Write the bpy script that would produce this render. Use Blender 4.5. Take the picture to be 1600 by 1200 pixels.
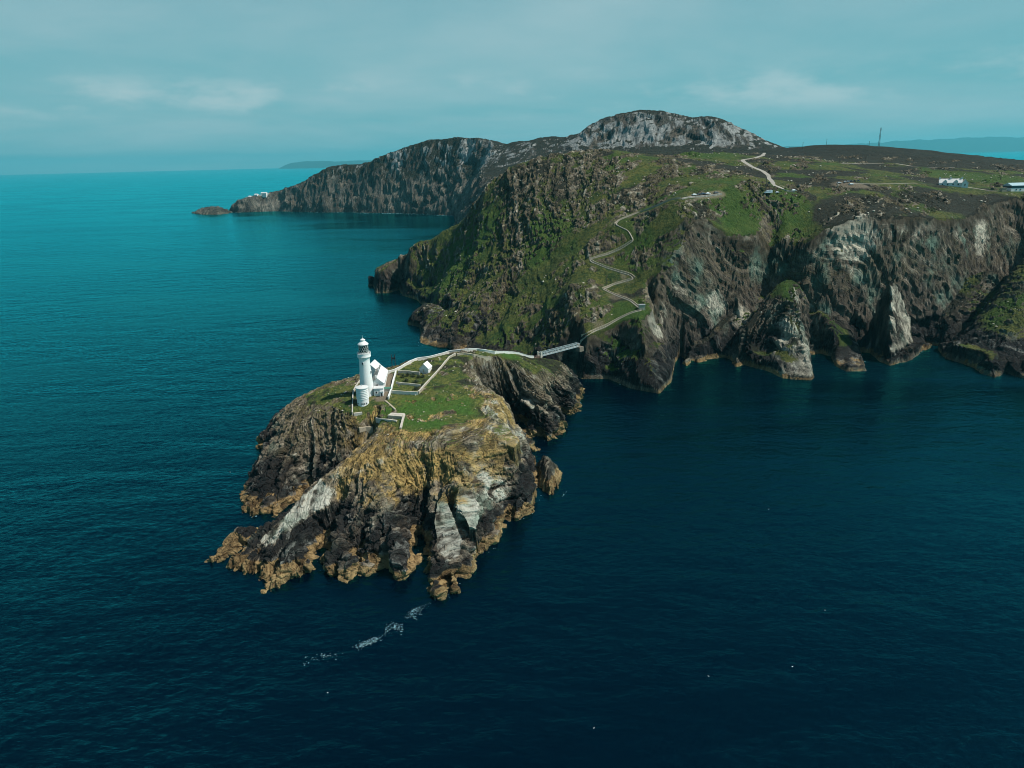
import bpy, bmesh, math, random
import numpy as np
from mathutils import Vector, Matrix

scene = bpy.context.scene
for o in list(bpy.data.objects):
    bpy.data.objects.remove(o)
COL = scene.collection

# ------------------------------------------------------------------ camera
FPX, CAM_H = 1100.0, 147.0                       # focal length for a 1600 px wide frame, flying height
ROLL = math.atan(0.02375)
PITCH = math.atan(348.9 / FPX)
cam_data = bpy.data.cameras.new("camera")
cam_data.sensor_width = 36.0
cam_data.lens = 36.0 * FPX / 1600.0
cam_data.clip_start = 1.0
cam_data.clip_end = 200000.0
cam = bpy.data.objects.new("camera", cam_data)
COL.objects.link(cam)
cam.matrix_world = (Matrix.Translation((0, 0, CAM_H)) @ Matrix.Rotation(math.pi / 2 - PITCH, 4, 'X')
                    @ Matrix.Rotation(-ROLL, 4, 'Z'))
scene.camera = cam

# ------------------------------------------------------------------ sky, sun, exposure
SUN_EL, SUN_AZ = math.radians(53), math.radians(99)     # azimuth clockwise from +Y (view direction)
to_sun = Vector((math.sin(SUN_AZ) * math.cos(SUN_EL), math.cos(SUN_AZ) * math.cos(SUN_EL), math.sin(SUN_EL)))
world = bpy.data.worlds.new("World")
scene.world = world
world.use_nodes = True
wn, wl = world.node_tree.nodes, world.node_tree.links
wn.clear()


def N(nodes, kind, **kw):
    n = nodes.new(kind)
    for k, v in kw.items():
        setattr(n, k, v)
    return n


def math_node(nodes, links, op, a, b=None, clamp=False):
    n = nodes.new('ShaderNodeMath')
    n.operation = op
    n.use_clamp = clamp
    for i, v in enumerate((a, b)):
        if v is None:
            continue
        if isinstance(v, (int, float)):
            n.inputs[i].default_value = v
        else:
            links.new(v, n.inputs[i])
    return n.outputs[0]


def mix_col(nodes, links, fac, a, b, blend='MIX'):
    n = nodes.new('ShaderNodeMix')
    n.data_type = 'RGBA'
    n.blend_type = blend
    for sock, v in ((n.inputs[0], fac), (n.inputs[6], a), (n.inputs[7], b)):
        if isinstance(v, (int, float)):
            sock.default_value = v
        elif isinstance(v, tuple):
            sock.default_value = (*v, 1.0) if len(v) == 3 else v
        else:
            links.new(v, sock)
    return n.outputs[2]


def ramp(nodes, links, fac, stops):
    n = nodes.new('ShaderNodeMapRange')
    n.interpolation_type = 'SMOOTHSTEP'
    n.inputs[1].default_value, n.inputs[2].default_value = stops[0], stops[1]
    n.inputs[3].default_value, n.inputs[4].default_value = (stops[2], stops[3]) if len(stops) > 2 else (0.0, 1.0)
    links.new(fac, n.inputs[0])
    return n.outputs[0]


sky = N(wn, 'ShaderNodeTexSky', sky_type='NISHITA')
sky.sun_disc = False
sky.sun_elevation = SUN_EL
sky.sun_rotation = SUN_AZ
sky.air_density = 1.0
sky.dust_density = 2.5
sky.ozone_density = 1.5
tc = N(wn, 'ShaderNodeTexCoord')
sep = N(wn, 'ShaderNodeSeparateXYZ')
wl.new(tc.outputs['Generated'], sep.inputs[0])
# thin high cloud: direction projected on a flat cloud deck
zc = math_node(wn, wl, 'ADD', math_node(wn, wl, 'MAXIMUM', sep.outputs[2], 0.0), 0.09)
cx = math_node(wn, wl, 'DIVIDE', sep.outputs[0], zc)
cy = math_node(wn, wl, 'DIVIDE', sep.outputs[1], zc)
comb = N(wn, 'ShaderNodeCombineXYZ')
wl.new(cx, comb.inputs[0])
wl.new(cy, comb.inputs[1])
cn = N(wn, 'ShaderNodeTexNoise')
cn.inputs['Scale'].default_value = 0.35
cn.inputs['Detail'].default_value = 6
cn.inputs['Roughness'].default_value = 0.55
cn.inputs['Distortion'].default_value = 0.3
wl.new(comb.outputs[0], cn.inputs['Vector'])
veil = ramp(wn, wl, cn.outputs[0], (0.30, 0.75))
# low row of small cumulus puffs far away near the horizon
mp = N(wn, 'ShaderNodeMapping')
mp.inputs['Scale'].default_value = (7.0, 7.0, 24.0)
mp.inputs['Location'].default_value = (5.5, 1.1, 1.9)
wl.new(tc.outputs['Generated'], mp.inputs[0])
pn = N(wn, 'ShaderNodeTexNoise')
pn.inputs['Scale'].default_value = 1.0
pn.inputs['Detail'].default_value = 7
pn.inputs['Roughness'].default_value = 0.55
wl.new(mp.outputs[0], pn.inputs['Vector'])
puff = ramp(wn, wl, pn.outputs[0], (0.49, 0.72))
band = math_node(wn, wl, 'MULTIPLY', ramp(wn, wl, sep.outputs[2], (0.045, 0.070)), ramp(wn, wl, sep.outputs[2], (0.120, 0.085)))
puff = math_node(wn, wl, 'MULTIPLY', puff, band)
tint = mix_col(wn, wl, 1.0, sky.outputs[0], (0.20, 0.40, 0.52), 'MULTIPLY')
hazy = mix_col(wn, wl, ramp(wn, wl, sep.outputs[2], (0.05, 0.55, 0.88, 0.10)), tint, (1.55, 3.70, 4.10))
grey = mix_col(wn, wl, math_node(wn, wl, 'MULTIPLY', veil, ramp(wn, wl, sep.outputs[2], (0.10, 0.60, 0.85, 0.15))), hazy, (3.05, 4.25, 4.55))
cloud = mix_col(wn, wl, math_node(wn, wl, 'MULTIPLY', puff, 0.42), grey, (5.2, 5.6, 5.6))
bg = N(wn, 'ShaderNodeBackground')
bg.inputs[1].default_value = 0.115
wl.new(cloud, bg.inputs[0])
wo = N(wn, 'ShaderNodeOutputWorld')
wl.new(bg.outputs[0], wo.inputs[0])

sun_data = bpy.data.lights.new("sun", 'SUN')
sun_data.energy = 5.0
sun_data.angle = math.radians(0.8)
sun_data.color = (1.0, 0.95, 0.86)
sun = bpy.data.objects.new("sun", sun_data)
COL.objects.link(sun)
sun.rotation_euler = to_sun.to_track_quat('Z', 'Y').to_euler()

scene.view_settings.view_transform = 'Standard'
scene.view_settings.look = 'None'
scene.view_settings.exposure = 0.2
scene.view_settings.gamma = 1.0
scene.render.engine = 'CYCLES'
scene.cycles.use_denoising = True
scene.cycles.max_bounces = 4
scene.cycles.volume_bounces = 0
scene.cycles.diffuse_bounces = 2
scene.cycles.glossy_bounces = 2
scene.cycles.filter_width = 1.0


# ------------------------------------------------------------------ survey helpers (photograph pixel -> ground)
def ray(px, py):
    u, v = px - 800.0, py - 600.0
    c, s = math.cos(ROLL), math.sin(ROLL)
    a, b = u * c - v * s, u * s + v * c
    return np.array([a, FPX * math.cos(PITCH) - b * math.sin(PITCH), -FPX * math.sin(PITCH) - b * math.cos(PITCH)])


def at(px, py, z=0.0):
    d = ray(px, py)
    t = (z - CAM_H) / d[2]
    return np.array([d[0] * t, d[1] * t, z])


def at_y(px, py, y):
    d = ray(px, py)
    t = y / d[1]
    return np.array([d[0] * t, y, CAM_H + d[2] * t])


# ------------------------------------------------------------------ numeric noise
def _hash(ix, iy, iz, seed):
    h = (ix.astype(np.uint32) * np.uint32(374761393) + iy.astype(np.uint32) * np.uint32(668265263)
         + iz.astype(np.uint32) * np.uint32(2147483647) + np.uint32((seed * 144665 + 1013) & 0xffffffff))
    h = (h ^ (h >> np.uint32(13))) * np.uint32(1274126177)
    h = h ^ (h >> np.uint32(16))
    h = h * np.uint32(2246822519)
    return h ^ (h >> np.uint32(15))


def noise(x, y, z=None, seed=0):
    """gradient noise, about -0.7..0.7"""
    if z is None:
        z = np.zeros_like(x) + 0.37
    x, y, z = (np.asarray(v, np.float32) for v in (x, y, z))
    fx, fy, fz = np.floor(x), np.floor(y), np.floor(z)
    ix, iy, iz = fx.astype(np.int64), fy.astype(np.int64), fz.astype(np.int64)
    dx, dy, dz = x - fx, y - fy, z - fz
    ux, uy, uz = (t * t * t * (t * (t * 6 - 15) + 10) for t in (dx, dy, dz))
    out = 0
    for a in (0, 1):
        wx = ux if a else 1 - ux
        for b in (0, 1):
            wy = uy if b else 1 - uy
            for c in (0, 1):
                wz = uz if c else 1 - uz
                h = _hash(ix + a, iy + b, iz + c, seed)
                gx = (h & np.uint32(1023)).astype(np.float32) / 511.5 - 1
                gy = ((h >> np.uint32(10)) & np.uint32(1023)).astype(np.float32) / 511.5 - 1
                gz = ((h >> np.uint32(20)) & np.uint32(1023)).astype(np.float32) / 511.5 - 1
                out = out + wx * wy * wz * (gx * (dx - a) + gy * (dy - b) + gz * (dz - c))
    return out


def fbm(x, y, z=None, octaves=4, seed=0, gain=0.5):
    r, a, f, tot = 0, 1.0, 1.0, 0
    for k in range(octaves):
        r = r + a * noise(x * f, y * f, None if z is None else z * f, seed + 17 * k)
        tot += a
        a *= gain
        f *= 2.03
    return r / tot * 1.6


def ridged(x, y, z=None, octaves=3, seed=0):
    r, a, f, tot = 0, 1.0, 1.0, 0
    for k in range(octaves):
        n = 1 - np.abs(noise(x * f, y * f, None if z is None else z * f, seed + 31 * k)) * 2.2
        r = r + a * n
        tot += a
        a *= 0.5
        f *= 2.1
    return r / tot


def cells(x, y, z, seed=0):
    """cellular noise over the 8 nearest jittered points -> (F1, F2-F1, random id)"""
    x, y, z = (np.asarray(v, np.float32) for v in (x, y, z))
    bx, by, bz = np.floor(x - 0.5), np.floor(y - 0.5), np.floor(z - 0.5)
    f1 = np.full(x.shape, 9.0, np.float32)
    f2 = np.full(x.shape, 9.0, np.float32)
    rid = np.zeros(x.shape, np.float32)
    for a in (0, 1):
        for b in (0, 1):
            for c in (0, 1):
                cx_, cy_, cz_ = bx + a, by + b, bz + c
                h = _hash(cx_.astype(np.int64), cy_.astype(np.int64), cz_.astype(np.int64), seed)
                px = cx_ + 0.5 + ((h & np.uint32(1023)).astype(np.float32) / 1023 - 0.5) * 0.8
                py = cy_ + 0.5 + (((h >> np.uint32(10)) & np.uint32(1023)).astype(np.float32) / 1023 - 0.5) * 0.8
                pz = cz_ + 0.5 + (((h >> np.uint32(20)) & np.uint32(1023)).astype(np.float32) / 1023 - 0.5) * 0.8
                d = np.sqrt((x - px) ** 2 + (y - py) ** 2 + (z - pz) ** 2)
                nearer = d < f1
                f2 = np.where(nearer, f1, np.minimum(f2, d))
                rid = np.where(nearer, ((h >> np.uint32(7)) & np.uint32(4095)).astype(np.float32) / 4095, rid)
                f1 = np.where(nearer, d, f1)
    return f1, f2 - f1, rid


def saw(t, drop=0.22):
    f = t - np.floor(t)
    return np.where(f < 1 - drop, f / (1 - drop), (1 - f) / drop)


def bed_id(t, seed=0):
    k = np.floor(t).astype(np.int64)
    return (_hash(k, k * 0 + 3, k * 0 + 7, seed) & np.uint32(4095)).astype(np.float32) / 4095


def sstep(a, b, v):
    t = np.clip((v - a) / (b - a), 0, 1)
    return t * t * (3 - 2 * t)


def smin(a, b, k):
    h = np.clip(0.5 + 0.5 * (b - a) / k, 0, 1)
    return b + (a - b) * h - k * h * (1 - h)


class Surf:
    """smooth surface through surveyed points (multiquadric)"""
    def __init__(self, pts, c=7.0, lam=0.2):
        p = np.array(pts, float)
        self.p, self.c = p, c
        n = len(p)
        r = np.sqrt((p[:, None, 0] - p[None, :, 0]) ** 2 + (p[:, None, 1] - p[None, :, 1]) ** 2 + c * c)
        A = np.zeros((n + 3, n + 3))
        A[:n, :n] = r - np.eye(n) * lam
        A[:n, n] = A[n, :n] = 1
        A[:n, n + 1] = A[n + 1, :n] = p[:, 0] / 100
        A[:n, n + 2] = A[n + 2, :n] = p[:, 1] / 100
        self.w = np.linalg.solve(A, np.concatenate([p[:, 2], np.zeros(3)]))

    def __call__(self, x, y):
        out = self.w[-3] + self.w[-2] * x / 100 + self.w[-1] * y / 100
        for (qx, qy, _), w in zip(self.p, self.w):
            out = out + w * np.sqrt((x - qx) ** 2 + (y - qy) ** 2 + self.c ** 2)
        return out


def poly_dist(x, y, poly):
    """signed distance to a closed outline, positive inside"""
    d2 = np.full(np.shape(x), 1e18)
    inside = np.zeros(np.shape(x), bool)
    n = len(poly)
    for i in range(n):
        ax, ay = poly[i][0], poly[i][1]
        bx, by = poly[(i + 1) % n][0], poly[(i + 1) % n][1]
        ex, ey = bx - ax, by - ay
        t = np.clip(((x - ax) * ex + (y - ay) * ey) / (ex * ex + ey * ey + 1e-9), 0, 1)
        d2 = np.minimum(d2, (x - ax - t * ex) ** 2 + (y - ay - t * ey) ** 2)
        cond = (ay > y) != (by > y)
        with np.errstate(divide='ignore', invalid='ignore'):
            xi = ax + (y - ay) * ex / (ey if abs(ey) > 1e-9 else 1e-9)
        inside ^= cond & (x < xi)
    d = np.sqrt(d2)
    return np.where(inside, d, -d)


def line_dist(x, y, pts):
    d2 = np.full(np.shape(x), 1e18)
    for (ax, ay), (bx, by) in zip([p[:2] for p in pts[:-1]], [p[:2] for p in pts[1:]]):
        ex, ey = bx - ax, by - ay
        t = np.clip(((x - ax) * ex + (y - ay) * ey) / (ex * ex + ey * ey + 1e-9), 0, 1)
        d2 = np.minimum(d2, (x - ax - t * ex) ** 2 + (y - ay - t * ey) ** 2)
    return np.sqrt(d2)


def idw(x, y, pts):
    num, den = 0, 0
    for qx, qy, v in pts:
        w = 1 / ((x - qx) ** 2 + (y - qy) ** 2 + 60.0) ** 1.5
        num = num + w * v
        den = den + w
    return num / den


# ================================================================== TERRAIN: the lighthouse island
def crop1(cx_, cy_):
    return 300 + cx_ / 2.5, 500 + cy_ / 2.5


isl_front = [(65, 945), (112, 942), (150, 918), (200, 888), (226, 882), (205, 905), (172, 938), (150, 965), (200, 995),
             (262, 990), (268, 1020), (300, 1005), (318, 1010), (293, 1058), (340, 1048), (392, 1005), (440, 1000), (486, 978), (498, 915),
             (506, 985), (540, 998), (572, 992), (612, 1020), (640, 985), (652, 930), (664, 960), (668, 992), (700, 985),
             (720, 962), (745, 985), (792, 1012), (832, 998), (868, 955), (884, 900), (885, 830), (900, 850), (898, 985),
             (930, 1000), (928, 1070), (976, 1080), (982, 1040), (1000, 1035), (1018, 1064), (1034, 1060), (1042, 1030),
             (1072, 1000), (1100, 968), (1130, 925), (1172, 898), (1195, 868), (1218, 815), (1236, 775), (1248, 770), (1266, 790),
             (1292, 768), (1332, 752), (1346, 715), (1350, 672), (1340, 630), (1335, 570), (1312, 520), (1296, 490)]
ISL_COAST = [tuple(at(*crop1(*p))[:2]) for p in isl_front]
ISL_COAST += [(14, 346), (4, 350), (-6, 358), (-10, 370), (-12, 384), (-6, 391), (4, 388), (10, 378)]
ISL_COAST += [tuple(at(*p)[:2]) for p in [(806, 681), (818, 676), (830, 687), (838, 682), (855, 690), (869, 685), (883, 668),
                                          (868, 650), (876, 644), (890, 649), (903, 643), (907, 612)]]
ISL_COAST += [(41, 452), (28, 456), (8, 452), (-20, 442), (-50, 428), (-85, 412), (-118, 398), (-140, 388)]
ISL_COAST += [tuple(at(*crop1(*p))[:2]) for p in [(340, 398), (318, 412), (300, 450), (258, 492), (290, 505), (272, 520), (262, 562), (240, 605),
                                                   (226, 640), (216, 672), (204, 690), (222, 712), (203, 742), (238, 772), (268, 752), (320, 770), (372, 742),
                                                   (440, 690), (470, 665), (462, 692), (420, 737), (360, 792), (300, 832), (264, 852), (242, 838),
                                                   (216, 850), (186, 841), (130, 888), (95, 922)]]

isl_pts = [(574, 617, 36), (472, 620, 28), (440, 650, 21), (520, 600, 34), (548, 590, 36), (412, 690, 9), (480, 680, 24), (430, 720, 13),
           (530, 660, 30), (556, 690, 22), (500, 742, 9), (470, 775, 3), (450, 745, 10), (400, 770, 5),
           (578, 690, 27), (532, 735, 21.5), (500, 765, 17.5), (450, 810, 11), (410, 845, 6.5), (395, 870, 4.5),
           (628, 676, 31), (600, 740, 23.5), (650, 740, 25), (700, 720, 27.5), (650, 785, 19.5), (600, 795, 16.5), (560, 795, 14.5), (520, 800, 10),
           (700, 760, 23), (740, 690, 30.5), (750, 620, 36), (790, 660, 31), (815, 690, 27), (760, 740, 23), (725, 800, 15), (690, 850, 9), (740, 820, 11),
           (800, 740, 18), (650, 640, 33.5), (700, 640, 34), (620, 600, 37), (600, 640, 34), (720, 580, 39.5), (668, 582, 38.5), (690, 556, 40), (720, 549, 40),
           (760, 548, 37), (800, 552, 32), (845, 560, 25), (770, 575, 35), (830, 572, 28), (860, 582, 24), (890, 600, 15), (850, 620, 17), (640, 566, 38.5), (610, 575, 37)]
ISL_T = Surf([at(*p) for p in isl_pts] + [(-100, 385, 24), (-60, 402, 28), (-20, 424, 26), (10, 440, 22), (-130, 372, 16)], c=5.0)
isl_slopes = [(*at(600, 900)[:2], 1.25), (*at(690, 920)[:2], 1.0), (*at(400, 900)[:2], 0.8), (*at(830, 760)[:2], 1.9), (*at(760, 850)[:2], 1.2),
              (*at(860, 680)[:2], 1.3), (*at(900, 640)[:2], 1.6), (*at(390, 780)[:2], 1.1), (*at(420, 660)[:2], 1.1), (-60, 428, 1.6), (-4, 372, 3.4), (-8, 388, 3.4), (-100, 300, 1.4), (*at(360, 860)[:2], 0.7)]


# narrow sea-cut clefts: (line, depth, half width)
ISL_CLEFTS = [([at(*p) for p in [(580, 683, 22), (556, 704, 18), (528, 730, 14), (500, 757, 10), (470, 785, 5), (445, 803, 2)]], 15, 3.2),
              ([at(*p) for p in [(528, 785, 12), (510, 815, 7), (498, 880, 0)]], 9, 3.4),
              ([at(*p) for p in [(662, 790, 18), (656, 830, 9), (655, 885, 0)]], 10, 3.0),
              ([at(*p) for p in [(698, 768, 20), (708, 800, 15), (722, 838, 9)]], 5, 1.2),
              ([at(*p) for p in [(716, 735, 25), (730, 770, 19), (748, 800, 13)]], 4, 1.3),
              ([at(*p) for p in [(600, 830, 10), (596, 900, 0)]], 5, 1.8),
              ([at(*p) for p in [(450, 700, 17), (425, 760, 6)]], 4, 2.0)]


# clean bedding planes: outline points (crop px, crop py, z)
SLABS = []
for pts in ([(505, 618, 19.5), (556, 672, 16.5), (528, 715, 14.0), (470, 765, 10.5), (400, 822, 7.2), (330, 868, 4.8), (268, 884, 4.0), (258, 860, 5.6), (325, 792, 9.5), (415, 702, 14.5)],
            [(985, 655, 20.5), (1018, 735, 16.0), (1058, 850, 9.0), (1052, 925, 4.8), (1000, 952, 4.2), (955, 905, 6.0), (938, 800, 11.0), (948, 705, 17.5)],
            [(1045, 630, 22.5), (1098, 655, 20.5), (1130, 735, 16.0), (1118, 825, 11.0), (1075, 812, 12.0), (1040, 715, 17.5)],
            [(1150, 325, 36.0), (1225, 400, 31.5), (1285, 470, 27.0), (1262, 505, 26.0), (1195, 470, 29.0), (1150, 390, 33.0)]):
    w_ = np.array([at(*crop1(cx_, cy_), z_) for cx_, cy_, z_ in pts])
    A_ = np.c_[w_[:, :2], np.ones(len(w_))]
    co_ = np.linalg.lstsq(A_, w_[:, 2], rcond=None)[0]
    SLABS.append(([tuple(p[:2]) for p in w_], co_))


def slab_mask(x, y):
    m = np.zeros(np.shape(x))
    for poly, _ in SLABS:
        m = np.maximum(m, sstep(-0.2, 0.9, poly_dist(x, y, poly)))
    return m


def isl_base(x, y):
    d = poly_dist(x, y, ISL_COAST)
    g = np.where(d > 0, idw(x, y, isl_slopes) * d + 0.9 * np.minimum(d, 2.0), 1.4 * d)
    h = smin(ISL_T(x, y), g, 4.0) + 0.35
    for line, depth, wid in ISL_CLEFTS:
        h = h - depth * np.exp(-(line_dist(x, y, line) / wid) ** 2) * sstep(-1.5, 4, h)
    for poly, (a_, b_, c_) in SLABS:
        m = sstep(-0.6, 0.6, poly_dist(x, y, poly))
        h = h * (1 - m) + (a_ * x + b_ * y + c_) * m
    return h


# ================================================================== TERRAIN: the mainland
main_front_px = [(582, 440), (588, 458), (607, 458), (625, 452), (629, 462), (640, 465), (652, 469), (662, 478), (668, 486), (637, 507), (657, 511), (658, 520),
                 (652, 541), (669, 539), (684, 543), (699, 543), (711, 549)]
main_front2_px = [(890, 582), (910, 592), (950, 592), (985, 607), (1002, 610), (1030, 615), (1047, 597), (1053, 567), (1062, 555), (1075, 564), (1100, 562),
                  (1132, 558), (1147, 565), (1165, 571), (1204, 581), (1223, 591), (1266, 594), (1271, 590), (1263, 570), (1262, 556), (1280, 552), (1301, 557),
                  (1305, 571), (1323, 580), (1353, 580), (1349, 567), (1345, 550), (1360, 552), (1375, 565), (1390, 571), (1425, 562), (1440, 548),
                  (1450, 541), (1472, 543), (1477, 560), (1500, 567), (1522, 574), (1532, 584), (1555, 590), (1562, 581), (1570, 576), (1587, 586), (1600, 590), (1640, 600)]
MAIN_COAST = [tuple(at(*p)[:2]) for p in main_front_px]
MAIN_COAST += [(-30, 530), (0, 504), (24, 482)]
MAIN_COAST += [tuple(at(*p)[:2]) for p in main_front2_px]
MAIN_COAST += [(520, 470), (800, 480), (1500, 600), (4500, 1500), (4500, 3600), (1500, 3200), (300, 2600), (-300, 2560), (-760, 2690)]
far_front_px = [(362, 328), (358, 331), (372, 332), (400, 331), (432, 330), (470, 331), (505, 332), (540, 331.5), (575, 332.5), (610, 333), (650, 334), (690, 336), (712, 337)]
MAIN_COAST += [tuple(at(*p)[:2]) for p in far_front_px]
MAIN_COAST += [(-150, 2060), (-138, 1900), (-120, 1600), (-90, 1300), (-90, 1080), (-145, 940), (-178, 885)]

main_pts_z = [  # (px, py, z)
    (612, 432, 24), (650, 425, 26), (690, 445, 22), (720, 480, 24), (680, 430, 27), (720, 410, 50), (750, 350, 85), (800, 330, 100), (850, 300, 118), (850, 400, 67),
    (800, 420, 55), (850, 470, 40), (800, 500, 26), (760, 520, 14), (870, 530, 22), (900, 450, 55), (830, 530, 16), (760, 460, 36), (740, 440, 40),
    (900, 500, 37), (907, 538, 26), (932, 517, 31), (965, 501, 37), (1003, 486, 43), (942, 452, 52), (990, 436, 58), (925, 411, 68), (960, 396, 74), (960, 350, 95), (1000, 330, 104),
    (960, 530, 28), (1000, 505, 39), (1012, 540, 26), (1035, 560, 16), (940, 560, 18), (985, 575, 14)]
main_pts_y = [  # (px, py, Y)
    (592, 428, 850), (606, 414, 846), (622, 404, 842), (650, 388, 835), (690, 365, 825), (720, 345, 815), (740, 320, 805), (770, 285, 795), (800, 262, 785), (850, 243, 770), (900, 237, 760), (930, 236, 750), (955, 235, 745), (1000, 243, 740),
    (950, 280, 675), (900, 290, 690), (1000, 290, 655), (1063, 312, 580), (1040, 320, 582), (1090, 345, 553), (1030, 370, 560), (1060, 400, 535), (1130, 360, 562), (1190, 345, 577), (1240, 350, 580),
    (1250, 378, 562), (1190, 372, 563), (1220, 375, 564), (1290, 360, 545), (1350, 345, 550), (1420, 340, 560), (1500, 350, 565), (1560, 368, 565), (1600, 385, 560), 
    (1300, 300, 630), (1400, 320, 605), (1330, 287, 650), (1350, 320, 595), (1485, 288, 720), (1590, 296, 690), (1500, 325, 620), (1200, 303, 598), (1240, 300, 612), (1110, 302, 598), (1100, 280, 650), (1100, 255, 755),
    (1150, 270, 700), (1210, 280, 690), (1190, 242, 860), (1130, 242, 900), (1060, 242, 880), (1250, 247, 900), (1300, 252, 920), (1400, 262, 880), (1450, 276, 800), (1550, 272, 850), (1600, 268, 900),
    (1260, 231, 1150), (1340, 225, 1150), (1420, 231, 1150), (1500, 241, 1150), (1600, 253, 1150), (1700, 268, 1150), (1300, 240, 1030), (1420, 246, 1020)]
MAIN_CTRL = [at(*p) for p in main_pts_z] + [at_y(*p) for p in main_pts_y] + [
    (420, 560, 90), (520, 600, 95), (700, 700, 100), (800, 900, 105), (950, 1150, 112), (-60, 880, 40), (20, 850, 90), (80, 880, 110), (100, 1000, 110), (60, 960, 80), (200, 1050, 130), (300, 1080, 140)]
MAIN_T = Surf(MAIN_CTRL, c=8.0)
main_slopes = [(*at(600, 450)[:2], 3.4), (*at(590, 445)[:2], 3.4), (*at(630, 455)[:2], 3.0), (-172, 880, 3.0), (*at(660, 520)[:2], 1.6), (*at(800, 540)[:2], 1.6), (44, 472, 5.0), (*at(950, 592)[:2], 1.35), (*at(1040, 600)[:2], 1.5), (*at(1060, 560)[:2], 3.6), (*at(1100, 560)[:2], 3.4), (*at(1140, 560)[:2], 2.2), (*at(1230, 590)[:2], 1.5),
               (*at(1262, 560)[:2], 2.4), (*at(1208, 543)[:2], 3.4), (*at(1300, 557)[:2], 3.0), (*at(1330, 580)[:2], 1.2), (*at(1350, 545)[:2], 3.0), (*at(1390, 560)[:2], 5.2), (*at(1393, 545)[:2], 5.2), (*at(1425, 552)[:2], 5.0), (*at(1365, 552)[:2], 5.0), (*at(1445, 545)[:2], 3.4), (*at(1480, 550)[:2], 2.6), (*at(1540, 585)[:2], 1.5), (*at(1600, 590)[:2], 1.6),
               (-50, 960, 1.2), (0, 1400, 1.2), (-160, 2120, 1.6), (-400, 2250, 2.0), (-700, 2400, 2.0), (-950, 2550, 1.3)]

far_ridge = [(366, 326, 2545), (385, 310, 2550), (410, 304, 2545), (430, 298, 2530), (450, 293, 2510), (480, 280, 2480), (508, 265, 2450), (530, 259, 2430), (560, 259, 2400), (590, 250, 2370), (615, 238, 2340), (640, 230, 2310), (660, 222, 2280), (700, 215, 2230), (740, 214, 2180), (760, 222, 2120),
             (800, 223, 2020), (850, 215, 1920), (905, 208, 1830), (918, 201, 1800), (930, 192, 1780), (950, 186, 1760), (980, 179, 1730), (1000, 177, 1710), (1030, 178, 1690), (1060, 185, 1670), (1085, 190, 1650), (1100, 184, 1640), (1130, 190, 1620), (1150, 204, 1600), (1170, 210, 1590), (1195, 222, 1570), (1212, 230, 1560)]
FAR_CTRL = [at_y(*p) for p in far_ridge]
for p in FAR_CTRL[:]:
    if p[2] > 60:
        FAR_CTRL.append(np.array([p[0] * 1.12 + 40, p[1] + 240, p[2] - 75]))
FAR_CTRL += [at_y(*p) for p in [(640, 262, 2240), (700, 262, 2130), (740, 262, 2030), (700, 300, 2100), (800, 252, 1800), (880, 232, 1740), (940, 222, 1690), (970, 224, 1650), (1000, 225, 1625), (1060, 227, 1585), (1110, 229, 1555), (1160, 232, 1530), (1200, 235, 1510), (1000, 240, 1330), (1100, 240, 1290), (900, 245, 1400), (820, 270, 1500),
                                 (1240, 234, 1400), (1300, 240, 1500), (1400, 246, 1500), (1500, 252, 1500), (1600, 262, 1500), (560, 275, 2330), (500, 285, 2400)]]
for xx in range(40, 1001, 80):
    for yy in (1000, 1130):
        FAR_CTRL.append((xx, yy, float(MAIN_T(np.array(xx * 1.0), np.array(yy * 1.0)))))
FAR_CTRL += [(1200, 2000, 40), (800, 2100, 60), (500, 2250, 80), (1800, 1800, 20), (1600, 1300, 60)]
FAR_T = Surf(FAR_CTRL, c=14.0)


# the high wall stands back from the waterline; low spurs and stacks stand in front of it
WALL_PX = [(1053, 567), (1070, 560), (1100, 558), (1135, 551), (1165, 550), (1188, 547), (1208, 543), (1230, 546), (1248, 550), (1275, 549), (1320, 547), (1370, 543), (1420, 540), (1465, 537), (1510, 530), (1545, 515), (1590, 500), (1660, 520)]
_k = [i for i, p in enumerate(MAIN_COAST) if np.allclose(p, at(1053, 567)[:2])][0]
_e = [i for i, p in enumerate(MAIN_COAST) if p == (520, 470)][0]
MAIN_WALL = MAIN_COAST[:_k] + [tuple(at(*p)[:2]) for p in WALL_PX] + [(560, 540), (800, 560)] + MAIN_COAST[_e + 2:]
LOW_T = Surf([at_y(*p) for p in [(1236, 440, 535), (1240, 470, 512), (1242, 500, 497), (1250, 540, 481), (1262, 575, 468), (1180, 480, 530), (1165, 515, 512), (1140, 530, 512), (1200, 540, 500)]]
             + [at(*p) for p in [(1300, 552, 6), (1340, 548, 5), (1325, 572, 9), (1350, 540, 6), (1450, 540, 4), (1480, 535, 10), (1275, 555, 6), (1100, 556, 6), (1075, 556, 6), (1060, 552, 6), (1392, 520, 10), (1420, 520, 8), (1365, 520, 8), (1392, 480, 20), (1500, 560, 9), (1545, 578, 9)]]
             + [(400, 505, 14), (480, 490, 20), (600, 520, 30), (800, 560, 40), (200, 600, 20), (350, 600, 20), (60, 480, 0), (60, 600, 0)], c=4.0)


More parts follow.
